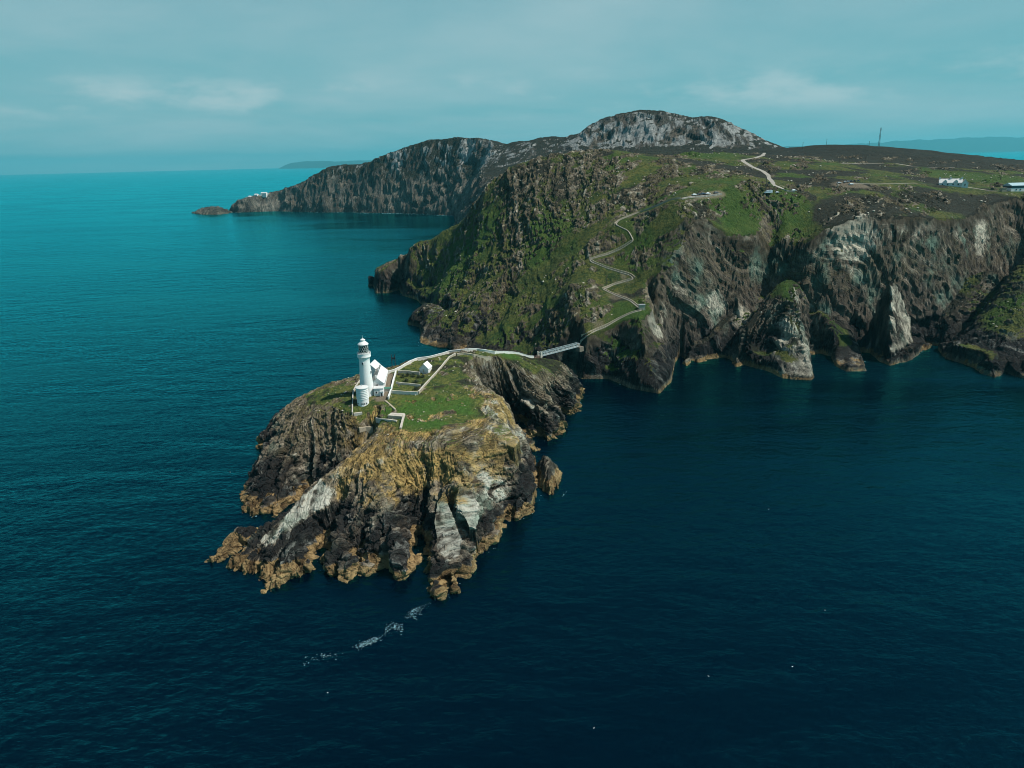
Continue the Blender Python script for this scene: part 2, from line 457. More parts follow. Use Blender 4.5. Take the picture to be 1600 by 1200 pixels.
MAIN_CLEFTS = [([at_y(1016, 425, 528), at_y(1020, 450, 512), at_y(1024, 480, 498)], 10, 3.0),
               ([at_y(1050, 430, 528), at_y(1055, 500, 512), at(1056, 558, 0)], 9, 3.5),
               ([at_y(1206, 372, 582), at_y(1198, 420, 562), at_y(1178, 470, 540), at(1142, 548, 3)], 13, 6.5),
               ([at_y(1604, 392, 575), at_y(1548, 440, 548), at_y(1492, 510, 526), at(1464, 541, 0)], 15, 8.0),
               ([at_y(1340, 470, 538), at(1348, 548, 2)], 8, 5.0),
               ([at_y(1272, 440, 545), at_y(1270, 500, 522), at(1268, 556, 0)], 8, 4.0),
               ([at_y(1455, 440, 545), at(1456, 541, 0)], 6, 4.0),
               ([at_y(985, 520, 480), at(962, 588, 0)], 4, 3.0),
               ([at_y(740, 440, 660), at_y(705, 478, 640), at(664, 486, 0)], 9, 7.0),
               ([at_y(800, 440, 615), at_y(762, 490, 590), at(716, 546, 2)], 9, 6.0),
               ([at_y(690, 400, 770), at_y(660, 432, 790), at(632, 459, 0)], 8, 7.0)]


def plane_z(p, q, r, x, y):
    n = np.cross(np.array(q) - p, np.array(r) - p)
    return p[2] - (n[0] * (x - p[0]) + n[1] * (y - p[1])) / n[2]


_ka, _kc, _kr, _kl = at_y(1393, 438, 514), at(1390, 571, -1), at(1442, 545, -1), at(1352, 550, -1)
_sa, _s1, _s2, _s3, _s4 = at_y(1240, 448, 528), at(1212, 587, -1), at(1269, 595, -1), at(1262, 554, -1), at(1150, 567, -1)
_ba, _b1, _b2, _b3 = at_y(1606, 398, 552), at(1478, 562, -1), at(1558, 591, -1), at(1640, 600, -1)


def main_wedges(x, y):
    """angular buttresses at the foot of the wall: (height, facing-right mask)"""
    r1, l1 = plane_z(_ka, _kc, _kr, x, y), plane_z(_ka, _kc, _kl, x, y)
    k = np.minimum(np.minimum(r1, l1), 58 - 2.5 * (y - 514))
    f2, r2, l2 = plane_z(_sa, _s1, _s2, x, y), plane_z(_sa, _s2, _s3, x, y), plane_z(_sa, _s1, _s4, x, y)
    k2 = np.minimum(np.minimum(f2, r2), np.minimum(l2, 64 - 2.0 * (y - 528)))
    f3, r3 = plane_z(_ba, _b1, _b2, x, y), plane_z(_ba, _b2, _b3, x, y)
    k3 = np.minimum(np.minimum(f3, r3), 78 - 1.5 * (y - 552))
    near1, near2, near3 = np.hypot(x - _ka[0], y - 505) < 34, np.hypot(x - 200, y - 500) < 62, np.hypot(x - 400, y - 510) < 90
    k, k2, k3 = np.where(near1, k, -50), np.where(near2, k2, -50), np.where(near3, k3, -50)
    face = np.where(k >= np.maximum(k2, k3), r1 <= l1, np.where(k2 >= k3, f2 <= l2, False))
    return np.maximum(np.maximum(k, k2), k3), face


def main_tiers(x, y):
    d = poly_dist(x, y, MAIN_COAST)
    dw = poly_dist(x, y, MAIN_WALL)
    sl = idw(x, y, main_slopes)
    T = MAIN_T(x, y)
    g = np.where(d > 0, sl * d + 0.9 * np.minimum(d, 2.0), 1.4 * d)
    gw = np.where(dw > 0, np.maximum(sl, 2.2 * sstep(70, 110, x)) * dw + 0.9 * np.minimum(dw, 2.0), 3.0 * dw)
    hi_ = smin(T, gw, 6.0)
    lo_ = smin(np.minimum(LOW_T(x, y), T + 2), g, 5.0)
    lo_ = np.where(x > 100, lo_, -50.0)
    lo_ = lo_ - 60 * sstep(112, 98, x)
    H = -smin(-hi_, -lo_, 3.0)
    H = np.where(d < 0, np.minimum(H, g), H)
    kz, _ = main_wedges(x, y)
    H = np.maximum(H, np.where(d > -2, kz, -50) * 1.0)
    for line, depth, wid in MAIN_CLEFTS:
        H = H - depth * np.exp(-(line_dist(x, y, line) / wid) ** 2) * sstep(-1, 8, H)
    return H + 0.35, T, np.minimum(gw, g), d


def main_base(x, y):
    return main_tiers(x, y)[0]


def far_base(x, y):
    d = poly_dist(x, y, MAIN_COAST)
    g = np.where(d > 0, idw(x, y, main_slopes) * d + 2.0, 1.2 * d)
    return smin(FAR_T(x, y), g, 14.0) + 0.5


def hit(px, py, base, near, far, step=1.0):
    """where the sight line through a photograph pixel first meets the ground"""
    d = ray(px, py)
    ys = np.arange(near, far, step)
    t = ys / d[1]
    x, z = d[0] * t, CAM_H + d[2] * t
    h = base(x, ys)
    k = np.where(z <= h)[0]
    if len(k) == 0:
        k = [int(np.argmin(z - h))]
    k = k[0]
    return np.array([x[k], ys[k], h[k]])


def h_isl(x, y):
    return float(isl_base(np.array([x]), np.array([y]))[0])


def h_main(x, y):
    return float(main_base(np.array([x]), np.array([y]))[0])


def hi(px, py):
    return hit(px, py, isl_base, 225, 460, 0.5)


def hm(px, py):
    return hit(px, py, main_base, 440, 1150, 1.0)


# ------------------------------------------------------------------ materials
def new_mat(name):
    m = bpy.data.materials.new(name)
    m.use_nodes = True
    nt = m.node_tree
    nt.nodes.clear()
    out = nt.nodes.new('ShaderNodeOutputMaterial')
    b = nt.nodes.new('ShaderNodeBsdfPrincipled')
    nt.links.new(b.outputs[0], out.inputs[0])
    return m, nt.nodes, nt.links, b


def tex_noise(nodes, links, vec, scale, detail=4, rough=0.55, dist=0.0):
    n = nodes.new('ShaderNodeTexNoise')
    n.inputs['Scale'].default_value = scale
    n.inputs['Detail'].default_value = detail
    n.inputs['Roughness'].default_value = rough
    n.inputs['Distortion'].default_value = dist
    if vec is not None:
        links.new(vec, n.inputs['Vector'])
    return n.outputs[0]


def ground_material(name, k=1.0, rock_dark=(0.022, 0.021, 0.019), rock_mid=(0.215, 0.180, 0.135), pale_col=(0.44, 0.43, 0.36), bump=1.0, spk_col=(0.48, 0.43, 0.33), turf=1.0):
    """cliff and turf ground; k = size of the finest grain in metres.  Masks come from the mesh, colours from here"""
    m, nd, ln, b = new_mat(name)
    geo = nd.new('ShaderNodeNewGeometry')
    pos = geo.outputs['Position']
    masks = {}
    for att, names in (('cover_a', 'veg lichen pale'), ('cover_b', 'tide dark brown'), ('cover_c', 'heather dirt bright'), ('cover_d', 'tone green olive')):
        a = nd.new('ShaderNodeAttribute')
        a.attribute_name = att
        sp = nd.new('ShaderNodeSeparateColor')
        ln.new(a.outputs['Color'], sp.inputs[0])
        for i, nm in enumerate(names.split()):
            masks[nm] = sp.outputs[i]

    def mul(x, y):
        return math_node(nd, ln, 'MULTIPLY', x, y)

    def add(x, y):
        return math_node(nd, ln, 'ADD', x, y)

    def off(n, amt):
        return mul(math_node(nd, ln, 'SUBTRACT', n, 0.5), amt)

    ba = nd.new('ShaderNodeAttribute')
    ba.attribute_name = 'bed'

    def bed_vec(sx, sy, sz):
        v = nd.new('ShaderNodeVectorMath')
        v.operation = 'MULTIPLY'
        v.inputs[1].default_value = (sx / k, sy / k, sz / k)
        ln.new(ba.outputs['Vector'], v.inputs[0])
        return v.outputs[0]

    n_big = tex_noise(nd, ln, pos, 0.08 / k, 5, 0.6)
    n_iso = tex_noise(nd, ln, pos, 0.45 / k, 6, 0.68, 0.5)
    n_mid = tex_noise(nd, ln, bed_vec(0.75, 0.14, 0.28), 1.0, 7, 0.70, 0.35)
    n_str = tex_noise(nd, ln, bed_vec(2.6, 0.16, 0.45), 1.0, 5, 0.65, 0.2)
    n_fine = add(mul(tex_noise(nd, ln, pos, 1.9 / k, 5, 0.72), 0.5), mul(n_str, 0.5))
    n_fine = math_node(nd, ln, 'ADD', mul(math_node(nd, ln, 'SUBTRACT', n_fine, 0.5), 1.35), 0.5)
    vor = nd.new('ShaderNodeTexVoronoi')
    vor.feature = 'DISTANCE_TO_EDGE'
    vor.inputs['Scale'].default_value = 1.0
    wob = nd.new('ShaderNodeVectorMath')
    wob.operation = 'ADD'
    nc = nd.new('ShaderNodeTexNoise')
    nc.inputs['Scale'].default_value = 0.5 / k
    nc.inputs['Detail'].default_value = 3
    ln.new(pos, nc.inputs['Vector'])
    sc_ = nd.new('ShaderNodeVectorMath')
    sc_.operation = 'SCALE'
    sc_.inputs['Scale'].default_value = 0.5
    ln.new(nc.outputs['Color'], sc_.inputs[0])
    ln.new(bed_vec(0.42, 0.15, 0.30), wob.inputs[0])
    ln.new(sc_.outputs[0], wob.inputs[1])
    ln.new(wob.outputs[0], vor.inputs['Vector'])
    crack = ramp(nd, ln, vor.outputs['Distance'], (0.0, 0.075, 0.0, 1.0))
    val = add(mul(n_mid, 0.45), add(mul(masks['tone'], 0.45), mul(n_fine, 0.25)))
    rock = mix_col(nd, ln, ramp(nd, ln, val, (0.42, 0.74)), rock_dark, rock_mid)
    rock = mix_col(nd, ln, mul(ramp(nd, ln, n_big, (0.42, 0.62)), 0.45), rock, (0.12, 0.092, 0.068))
    rock = mix_col(nd, ln, mul(masks['brown'], 0.85), rock, mix_col(nd, ln, add(mul(n_fine, 0.5), mul(masks['tone'], 0.5)), (0.026, 0.022, 0.019), (0.105, 0.088, 0.072)))
    rock = mix_col(nd, ln, mul(masks['olive'], ramp(nd, ln, n_mid, (0.40, 0.62, 0.0, 0.8))), rock, mix_col(nd, ln, n_fine, (0.045, 0.040, 0.014), (0.150, 0.120, 0.042)))
    spk = ramp(nd, ln, add(mul(n_fine, 0.7), mul(masks['tone'], 0.3)), (0.58, 0.76))
    rock = mix_col(nd, ln, mul(spk, 0.7), rock, spk_col)
    pale = mix_col(nd, ln, ramp(nd, ln, val, (0.36, 0.72)), tuple(c * 0.36 for c in pale_col), pale_col)
    pf = ramp(nd, ln, add(masks['pale'], add(off(n_mid, 1.2), off(masks['tone'], 0.35))), (0.34, 0.80))
    rock = mix_col(nd, ln, pf, rock, pale)
    rock = mix_col(nd, ln, mul(masks['green'], ramp(nd, ln, n_big, (0.40, 0.62, 0.0, 0.75))), rock, mix_col(nd, ln, n_mid, (0.03, 0.075, 0.06), (0.16, 0.29, 0.22)))
    lich = mix_col(nd, ln, ramp(nd, ln, add(mul(n_fine, 0.6), mul(masks['tone'], 0.4)), (0.32, 0.72)), (0.090, 0.066, 0.026), (0.44, 0.300, 0.098))
    lich = mix_col(nd, ln, ramp(nd, ln, n_mid, (0.60, 0.72, 0.0, 0.75)), lich, (0.52, 0.25, 0.025))
    lf = ramp(nd, ln, add(masks['lichen'], add(add(off(n_fine, 0.9), off(n_big, 1.0)), off(n_mid, 1.1))), (0.42, 0.95))
    rock = mix_col(nd, ln, mul(lf, 0.86), rock, lich)
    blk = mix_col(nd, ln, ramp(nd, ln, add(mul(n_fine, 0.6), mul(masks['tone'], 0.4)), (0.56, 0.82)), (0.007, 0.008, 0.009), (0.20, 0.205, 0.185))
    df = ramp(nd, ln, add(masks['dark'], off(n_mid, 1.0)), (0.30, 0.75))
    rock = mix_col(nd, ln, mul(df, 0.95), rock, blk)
    gold = mix_col(nd, ln, ramp(nd, ln, add(mul(n_fine, 0.6), mul(masks['tone'], 0.4)), (0.30, 0.72)), (0.060, 0.036, 0.015), (0.31, 0.215, 0.100))
    tf = ramp(nd, ln, add(masks['tide'], add(off(n_mid, 0.8), off(n_fine, 0.4))), (0.34, 0.62))
    rock = mix_col(nd, ln, tf, rock, gold)
    rock = mix_col(nd, ln, mul(math_node(nd, ln, 'SUBTRACT', 1.0, crack), 0.4), rock, (0.008, 0.008, 0.008))
    grass = mix_col(nd, ln, ramp(nd, ln, add(mul(n_iso, 0.7), mul(n_big, 0.3)), (0.38, 0.64)), tuple(c * turf for c in (0.014, 0.034, 0.008)), tuple(c * turf for c in (0.085, 0.088, 0.020)))
    grass = mix_col(nd, ln, mul(masks['bright'], ramp(nd, ln, n_iso, (0.28, 0.55, 0.35, 1.0))), grass, mix_col(nd, ln, n_fine, tuple(c * turf for c in (0.009, 0.038, 0.006)), tuple(c * turf for c in (0.048, 0.098, 0.012))))
    grass = mix_col(nd, ln, mul(ramp(nd, ln, add(mul(n_fine, 0.6), mul(n_big, 0.4)), (0.52, 0.68)), 0.45), grass, (0.13, 0.105, 0.040))
    heath = mix_col(nd, ln, ramp(nd, ln, add(mul(n_fine, 0.6), mul(n_iso, 0.4)), (0.35, 0.7)), (0.006, 0.010, 0.007), (0.036, 0.034, 0.021))
    grass = mix_col(nd, ln, ramp(nd, ln, add(masks['heather'], off(n_iso, 0.8)), (0.3, 0.7)), grass, heath)
    vf = ramp(nd, ln, add(masks['veg'], add(off(n_iso, 0.8), add(off(n_mid, 0.5), off(n_fine, 0.5)))), (0.40, 0.58))
    col = mix_col(nd, ln, vf, rock, grass)
    col = mix_col(nd, ln, masks['dirt'], col, mix_col(nd, ln, n_fine, (0.11, 0.085, 0.055), (0.24, 0.20, 0.145)))
    ln.new(col, b.inputs['Base Color'])
    b.inputs['Roughness'].default_value = 0.9
    b.inputs['Specular IOR Level'].default_value = 0.2
    h = add(add(mul(n_mid, 0.8), mul(n_iso, 0.35)), mul(n_fine, 0.5))
    h = add(h, mul(crack, 0.15))
    bp = nd.new('ShaderNodeBump')
    bp.inputs['Strength'].default_value = bump
    bp.inputs['Distance'].default_value = 1.5 * k
    ln.new(h, bp.inputs['Height'])
    ln.new(bp.outputs[0], b.inputs['Normal'])
    return m


def plain_mat(name, col, rough=0.7, var=0.12, scale=1.2, stain=None, metallic=0.0, bump=0.0):
    m, nd, ln, b = new_mat(name)
    geo = nd.new('ShaderNodeNewGeometry')
    n1 = tex_noise(nd, ln, geo.outputs['Position'], scale, 5, 0.6)
    c = mix_col(nd, ln, n1, tuple(x * (1 - var) for x in col), tuple(min(1, x * (1 + var)) for x in col))
    if stain:
        n2 = tex_noise(nd, ln, geo.outputs['Position'], scale * 0.6, 6, 0.7)
        c = mix_col(nd, ln, ramp(nd, ln, n2, (0.52, 0.72, 0, 0.75)), c, stain)
    ln.new(c, b.inputs['Base Color'])
    b.inputs['Roughness'].default_value = rough
    b.inputs['Metallic'].default_value = metallic
    if bump:
        bp = nd.new('ShaderNodeBump')
        bp.inputs['Strength'].default_value = bump
        bp.inputs['Distance'].default_value = 0.1
        ln.new(tex_noise(nd, ln, geo.outputs['Position'], scale * 3, 4), bp.inputs['Height'])
        ln.new(bp.outputs[0], b.inputs['Normal'])
    return m


M_ISL = ground_material('island_rock_and_turf', 0.8, rock_dark=(0.030, 0.026, 0.020), rock_mid=(0.26, 0.215, 0.155), turf=1.55)
M_MAIN = ground_material('mainland_rock_and_turf', 1.1, rock_dark=(0.011, 0.011, 0.010), rock_mid=(0.125, 0.107, 0.082), pale_col=(0.46, 0.43, 0.34), spk_col=(0.40, 0.365, 0.29), turf=1.05)
M_FAR = ground_material('mountain_rock_and_heath', 4.5, rock_dark=(0.022, 0.024, 0.025), rock_mid=(0.115, 0.112, 0.10), pale_col=(0.25, 0.26, 0.25), bump=0.9)


# ------------------------------------------------------------------ terrain meshes
def tag(o, label=None, cat=None, group=None, kind=None):
    kind = kind or ('thing' if cat else None)
    for k, v in (('label', label), ('category', cat), ('group', group), ('kind', kind)):
        if v:
            o[k] = v
    return o


def grid_mesh(name, P, keep, mat, covers, bed=None, smooth=True):
    ny, nx = keep.shape
    fk = keep[:-1, :-1] & keep[1:, :-1] & keep[:-1, 1:] & keep[1:, 1:]
    used = np.zeros_like(keep)
    used[:-1, :-1] |= fk
    used[1:, :-1] |= fk
    used[:-1, 1:] |= fk
    used[1:, 1:] |= fk
    idx = np.cumsum(used.ravel()).reshape(used.shape) - 1
    V = P[used].astype(np.float32)
    j, i = np.where(fk)
    Fc = np.stack([idx[j, i], idx[j, i + 1], idx[j + 1, i + 1], idx[j + 1, i]], 1).astype(np.int32)
    me = bpy.data.meshes.new(name)
    me.vertices.add(len(V))
    me.vertices.foreach_set('co', V.ravel())
    me.loops.add(Fc.size)
    me.loops.foreach_set('vertex_index', Fc.ravel())
    me.polygons.add(len(Fc))
    me.polygons.foreach_set('loop_start', np.arange(0, Fc.size, 4, dtype=np.int32))
    me.polygons.foreach_set('loop_total', np.full(len(Fc), 4, np.int32))
    me.update(calc_edges=True)
    me.polygons.foreach_set('use_smooth', np.full(len(Fc), smooth))
    for nm, chans in covers.items():
        a = me.attributes.new(nm, 'FLOAT_COLOR', 'POINT')
        c = np.ones((len(V), 4), np.float32)
        for q, ch in enumerate(chans):
            c[:, q] = np.clip(ch[used], 0, 1)
        a.data.foreach_set('color', c.ravel())
    bed = P if bed is None else np.stack(bed, 2)
    a = me.attributes.new('bed', 'FLOAT_VECTOR', 'POINT')
    a.data.foreach_set('vector', bed[used].astype(np.float32).ravel())
    me.materials.append(mat)
    o = bpy.data.objects.new(name, me)
    COL.objects.link(o)
    return o


def grid_normals(P):
    du = np.gradient(P, axis=1)
    dv = np.gradient(P, axis=0)
    n = np.cross(du, dv)
    return n / (np.linalg.norm(n, axis=2, keepdims=True) + 1e-9)


def px_poly(base_fn, pts):
    return [tuple(p[:2]) for p in (base_fn(*q) for q in pts)]


def soft(x, y, poly, w, jitter=0.0):
    return sstep(-w, w, poly_dist(x, y, poly) + jitter)


# paths, roads and yards are level ground: displacement fades out along them
STEPS_PX = [(907, 537), (918, 528), (932, 517), (965, 501), (1003, 486), (992, 477), (984, 471), (962, 462), (942, 452), (958, 446), (975, 441), (990, 436), (985, 431), (962, 424), (940, 417), (925, 411), (921, 407), (930, 403), (958, 395), (972, 388), (990, 377), (982, 362), (962, 352), (966, 346), (1000, 331), (1035, 319), (1063, 311)]
STEPS = [hm(*p) for p in STEPS_PX]
LANE = [hm(*p) for p in [(1063, 311), (1085, 307), (1105, 305), (1125, 303)]]
ROAD = [hm(*p) for p in [(1240, 300), (1225, 297), (1208, 289), (1203, 281), (1200, 274), (1192, 268), (1175, 261), (1162, 253), (1160, 250), (1180, 247), (1192, 243), (1194, 239)]]
ROAD2 = [hm(*p) for p in [(1311, 256), (1340, 255.5), (1380, 255), (1400, 256), (1425, 260), (1450, 262), (1490, 262)]]
TRACK = [hm(*p) for p in [(1325, 289), (1350, 287), (1390, 287), (1430, 286), (1465, 289), (1500, 291), (1545, 298), (1575, 299)]]

# ---- island
s = 0.36
xs, ys = np.arange(-152, 62, s), np.arange(205, 466, s)
X, Y = np.meshgrid(xs, ys)
Hb = isl_base(X, Y)
keep = Hb > -5
P0 = np.stack([X, Y, Hb], 2)
n0 = grid_normals(P0)
# the beds run parallel to the long pale slab on the left and bend over to the right, like an arch
th = np.arctan2(X + 31, 440 - Y)
rr = np.hypot(X + 31, 440 - Y)
A = np.where(th < 0, rr * np.sin(th + 0.46), 0.444 * rr * (1 - th / 0.8) + 140 * th)
rr = np.where(th < 0, rr * np.cos(th + 0.46), rr * 0.896 * (1 + 0.116 * np.clip(th, 0, 1)))
w1 = fbm(X / 30, Y / 30, Hb / 30, 3, 5) * 9
jit = fbm(X / 9, Y / 9, None, 4, 11) * 7
lawn = soft(X, Y, px_poly(hi, [(556, 640), (556, 662), (600, 664), (640, 676), (690, 672), (742, 658), (762, 652), (756, 632), (742, 604), (732, 580), (722, 562), (742, 558), (790, 560), (810, 566), (838, 562), (800, 552), (760, 548), (720, 549), (690, 555), (640, 566), (612, 578), (600, 600), (585, 625)]), 3.0, jit)
lawn_l = soft(X, Y, px_poly(hi, [(472, 622), (520, 604), (556, 594), (562, 640), (548, 652), (520, 640), (495, 632)]) + [], 3.0, jit)
veg = np.maximum(lawn, lawn_l * 0.9)
veg *= 1 - 0.8 * sstep(0.18, 0.42, fbm(X / 7, Y / 7, None, 4, 35) + 0.18 * sstep(0, -12, np.hypot(X + 40, Y - 318) - 22))
back = sstep(395, 405, Y) * sstep(14, 22, Hb)
veg = np.maximum(veg, back * 0.7)
bright = soft(X, Y, px_poly(hi, [(560, 645), (600, 660), (640, 672), (700, 668), (742, 650), (725, 615), (690, 605), (655, 618), (600, 632)]), 5.0, jit)
bright = np.maximum(bright, soft(X, Y, px_poly(hi, [(770, 552), (800, 552), (815, 562), (790, 562), (770, 556)]), 2.5, 0))
lich = soft(X, Y, px_poly(hi, [(558, 690), (600, 680), (640, 684), (700, 690), (760, 690), (795, 715), (780, 738), (735, 752), (690, 778), (650, 792), (600, 785), (540, 775), (515, 762), (535, 730)]), 9.0, jit * 1.8)
lich = np.maximum(lich, 0.80 * sstep(12, 19, Hb + jit * 0.6) * sstep(-96, -70, X) * sstep(350, 335, Y))
pale = soft(X, Y, px_poly(hi, [(503, 762), (530, 768), (470, 815), (430, 852), (405, 850), (420, 832)]), 1.2, jit * .15)
pale = np.maximum(pale, 0.95 * soft(X, Y, px_poly(hi, [(505, 752), (530, 735), (570, 728), (610, 712), (600, 724), (560, 740), (525, 752)]), 1.0, jit * .2))
pale = np.maximum(pale, 0.75 * soft(X, Y, px_poly(hi, [(705, 770), (735, 700), (775, 715), (800, 735), (795, 770), (755, 800), (735, 840), (705, 880), (690, 850)]), 4.0, jit))
pale = np.maximum(pale, 0.75 * soft(X, Y, px_poly(hi, [(740, 625), (755, 620), (800, 665), (818, 690), (806, 712), (775, 705), (760, 670)]), 2.0, jit * .4))
pale = np.maximum(pale, 0.6 * soft(X, Y, px_poly(hi, [(800, 590), (822, 588), (842, 615), (845, 650), (826, 640), (808, 610)]), 2.0, jit * .4))
dirt = soft(X, Y, px_poly(hi, [(603, 585), (618, 583), (608, 613), (603, 628), (588, 628), (585, 622), (597, 612)]), 0.8, 0)
flat = np.maximum(veg * 0.85, dirt)
flat = np.maximum(flat, sstep(9, 6, np.hypot(X + 73, Y - 331)))
rk = 1 - flat
low = sstep(24, 10, Hb)
sA = A + w1 + 0.5 * Hb + 1.6 * noise(X / 6, Y / 6, Hb / 6, 2)
ribs = ridged((A + w1) / 12, rr / 70, Hb / 45, 3, 3) - 0.55
f1, edge, rid = cells((A + w1 * .5) / 4.2, rr / 8.0, Hb / 4.0, 4)
f1b, edgeb, ridb = cells((A + w1 * .3) / 1.7, rr / 3.2, Hb / 1.6, 9)
fine = fbm(X / 1.6, Y / 1.6, Hb / 1.6, 3, 21)
md = sstep(-0.35, 0.35, fbm(X / 17, Y / 17, Hb / 17, 2, 61))
md2 = sstep(-0.3, 0.3, fbm(X / 9, Y / 9, Hb / 9, 2, 63))
amp = 0.5 + 0.8 * low
D = amp * (1.6 * ribs + 2.2 * md * (saw(sA / 7.5, 0.12) - 0.5) + 2.0 * (bed_id(sA / 5.2, 5) - 0.5) + 1.5 * md2 * (bed_id((sA + 3) / 1.9, 6) - 0.5) + 1.7 * (rid - 0.5) - 0.9 * sstep(0.15, 0.0, edge)) \
    + 0.45 * (saw(sA / 1.25, 0.15) - 0.5) + 0.6 * (ridb - 0.5) - 0.35 * sstep(0.14, 0, edgeb) + 0.4 * fine
slab = slab_mask(X, Y)
D = D * (1 - 0.72 * slab) + slab * (0.35 * (bed_id(sA / 1.1, 8) - 0.5) + 0.25 * (ridb - 0.5))
D = D * rk + flat * (0.5 * fbm(X / 6, Y / 6, None, 4, 33) + 0.25 * fine)
D *= sstep(-3.5, 0.5, Hb) * 0.85 + 0.15
P = P0 + n0 * D[..., None]
n1 = grid_normals(P)
zz = P[..., 2]
tone = np.clip(0.45 * bed_id((sA + 3) / 1.9, 6) + 0.35 * bed_id(sA / 0.9, 2) + 0.35 * ridb - 0.05 + 0.3 * fbm(X / 4, Y / 4, Hb / 4, 2, 66), 0, 1)
tide = sstep(5.2, 2.4, zz + fbm(X / 5, Y / 5, None, 3, 44) * 3.5)
dark = sstep(2.0, 4.5, zz) * sstep(21, 9, zz + jit * 0.8) * (0.95 - 0.9 * pale) * (0.62 + 0.45 * sstep(-0.3, 0.25, fbm(A / 7, rr / 22, Hb / 14, 3, 68)))
dark = np.maximum(dark, 0.5 * sstep(30, 16, zz + jit) * sstep(-64, -78, X) * sstep(-0.2, 0.3, fbm(A / 8, rr / 25, Hb / 10, 3, 69)))
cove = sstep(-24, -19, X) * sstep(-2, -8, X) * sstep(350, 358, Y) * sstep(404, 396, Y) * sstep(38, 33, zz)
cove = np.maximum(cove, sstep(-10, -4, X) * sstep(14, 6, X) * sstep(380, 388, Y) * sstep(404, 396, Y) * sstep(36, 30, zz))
dark = np.maximum(dark, 0.55 * cove)  # cove walls darkened in colour to stand in for their shade
slab_pale = sstep(0.3, 0.9, slab) * sstep(3.5, 5.5, zz)
pale = np.maximum(pale * 0.8, slab_pale * (0.42 + 0.45 * sstep(-0.35, 0.25, fbm(A / 3, rr / 9, Hb / 4, 3, 78))))
dark = dark * (1 - 0.75 * slab_pale)
green = np.maximum(0.55 * sstep(3, 7, zz) * sstep(22, 14, zz), 0.8 * pale) * sstep(-0.1, 0.3, fbm(A / 9, rr / 30, Hb / 12, 2, 72))
pale = np.maximum(pale * (0.75 + 0.4 * tone), 0.10 + 0.30 * sstep(0.1, 0.5, fbm(A / 4, rr / 16, Hb / 6, 3, 73)))
lich = lich * (0.45 + 0.65 * sstep(-0.35, 0.2, fbm(X / 10, Y / 10, Hb / 10, 3, 74)))
olive = sstep(10, 24, zz) * 0.9
pale = np.maximum(pale, 0.42 * sstep(18, 26, zz) * sstep(-0.3, 0.2, fbm(X / 8, Y / 8, Hb / 8, 3, 77)) * sstep(-70, -55, X))
vegm = veg * sstep(0.3, 0.65, n1[..., 2])
edge_turf = sstep(22, 30, zz) * sstep(0.72, 0.88, n1[..., 2]) * 0.5
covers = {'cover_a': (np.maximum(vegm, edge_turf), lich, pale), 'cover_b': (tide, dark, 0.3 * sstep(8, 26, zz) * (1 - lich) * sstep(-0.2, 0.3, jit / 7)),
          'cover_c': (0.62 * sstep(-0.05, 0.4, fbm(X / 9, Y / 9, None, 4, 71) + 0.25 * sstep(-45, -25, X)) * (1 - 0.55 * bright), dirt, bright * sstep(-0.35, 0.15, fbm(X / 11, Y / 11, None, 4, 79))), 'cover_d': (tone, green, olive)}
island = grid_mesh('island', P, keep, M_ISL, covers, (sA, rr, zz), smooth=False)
tag(island, 'rocky tidal island with green top carrying the white lighthouse', kind='structure')

# ---- near mainland
ys = np.concatenate([np.arange(425, 560, 0.8), np.arange(560, 700, 1.0), np.arange(700, 1012, 1.5)])
xs = np.arange(-185, 770, 1.05)
X, Y = np.meshgrid(xs, ys)
Hb, Tm, g, dcoast = main_tiers(X, Y)
keep = (Hb > -5) & (np.abs(X) < Y * 0.78 + 25)
P0 = np.stack([X, Y, Hb], 2)
n0 = grid_normals(P0)
cliff = sstep(-4, 10, Tm - g) * sstep(0.88, 0.6, n0[..., 2])
kz, kface = main_wedges(X, Y)
wedge = sstep(3.0, 0.5, np.abs(Hb - 0.35 - kz)) * (kz > -1)
cliff = np.maximum(cliff, 0.95 * wedge)
near_path = np.minimum.reduce([line_dist(X, Y, L) for L in (STEPS, LANE, ROAD, ROAD2, TRACK)])
flat = sstep(5.5, 2.0, near_path)
lot1 = sstep(5.5, 3.5, line_dist(X, Y, LANE[1:4]))
cp2 = hm(1330, 288)
lot2 = sstep(11, 7, np.hypot((X - cp2[0]) * 0.55, Y - cp2[1]))
cot = hm(1486, 290)
shd = hm(1592, 297)
yard = np.maximum(sstep(24, 14, np.hypot(X - cot[0], Y - cot[1])), sstep(30, 20, np.hypot(X - shd[0] - 8, Y - shd[1])))
flat = np.maximum.reduce([flat, lot1, lot2, yard])
w1 = fbm(X / 60, Y / 60, Hb / 60, 3, 105) * 22
w2 = fbm(X / 28, Y / 28, Hb / 28, 2, 106) * 6
big = fbm(X / 70, Y / 70, Hb / 90, 3, 101)
butt = ridged((X + w1) / 38, Y / 120, Hb / 110, 2, 103) - 0.55
ribs = ridged((X + w1 * 1.2 + Hb * 0.35) / 12, Y / 40, Hb / 38, 3, 107) - 0.55
spur = sstep(30, 14, np.hypot((X - 197) * 0.9, (Y - 478) * 0.5))
sB = (0.62 * X + 0.62 * Hb + 0.25 * Y + w1 * 1.6 + w2) * (1 - spur) + spur * (1.1 * Hb + 0.12 * X + 0.3 * w2)            # folded beds in the cliffs
sH = 0.75 * X - 0.3 * Y + 0.55 * Hb + w1 * 0.35 + 0.6 * w2              # tilted beds on the hillside
tB = (0.5 * X - 0.2 * Y - 0.75 * Hb + w1 * .4)
f1, edge, rid = cells(sH / 5.0, tB / 10.0, (Y + 0.3 * X) / 8.0, 114)
f1b, edgeb, ridb = cells(sH / 2.2, tB / 4.4, (Y + 0.3 * X) / 3.6, 119)
fine = fbm(X / 3, Y / 3, Hb / 3, 3, 121)
md = sstep(-0.3, 0.3, fbm(X / 40, Y / 40, Hb / 40, 2, 123))
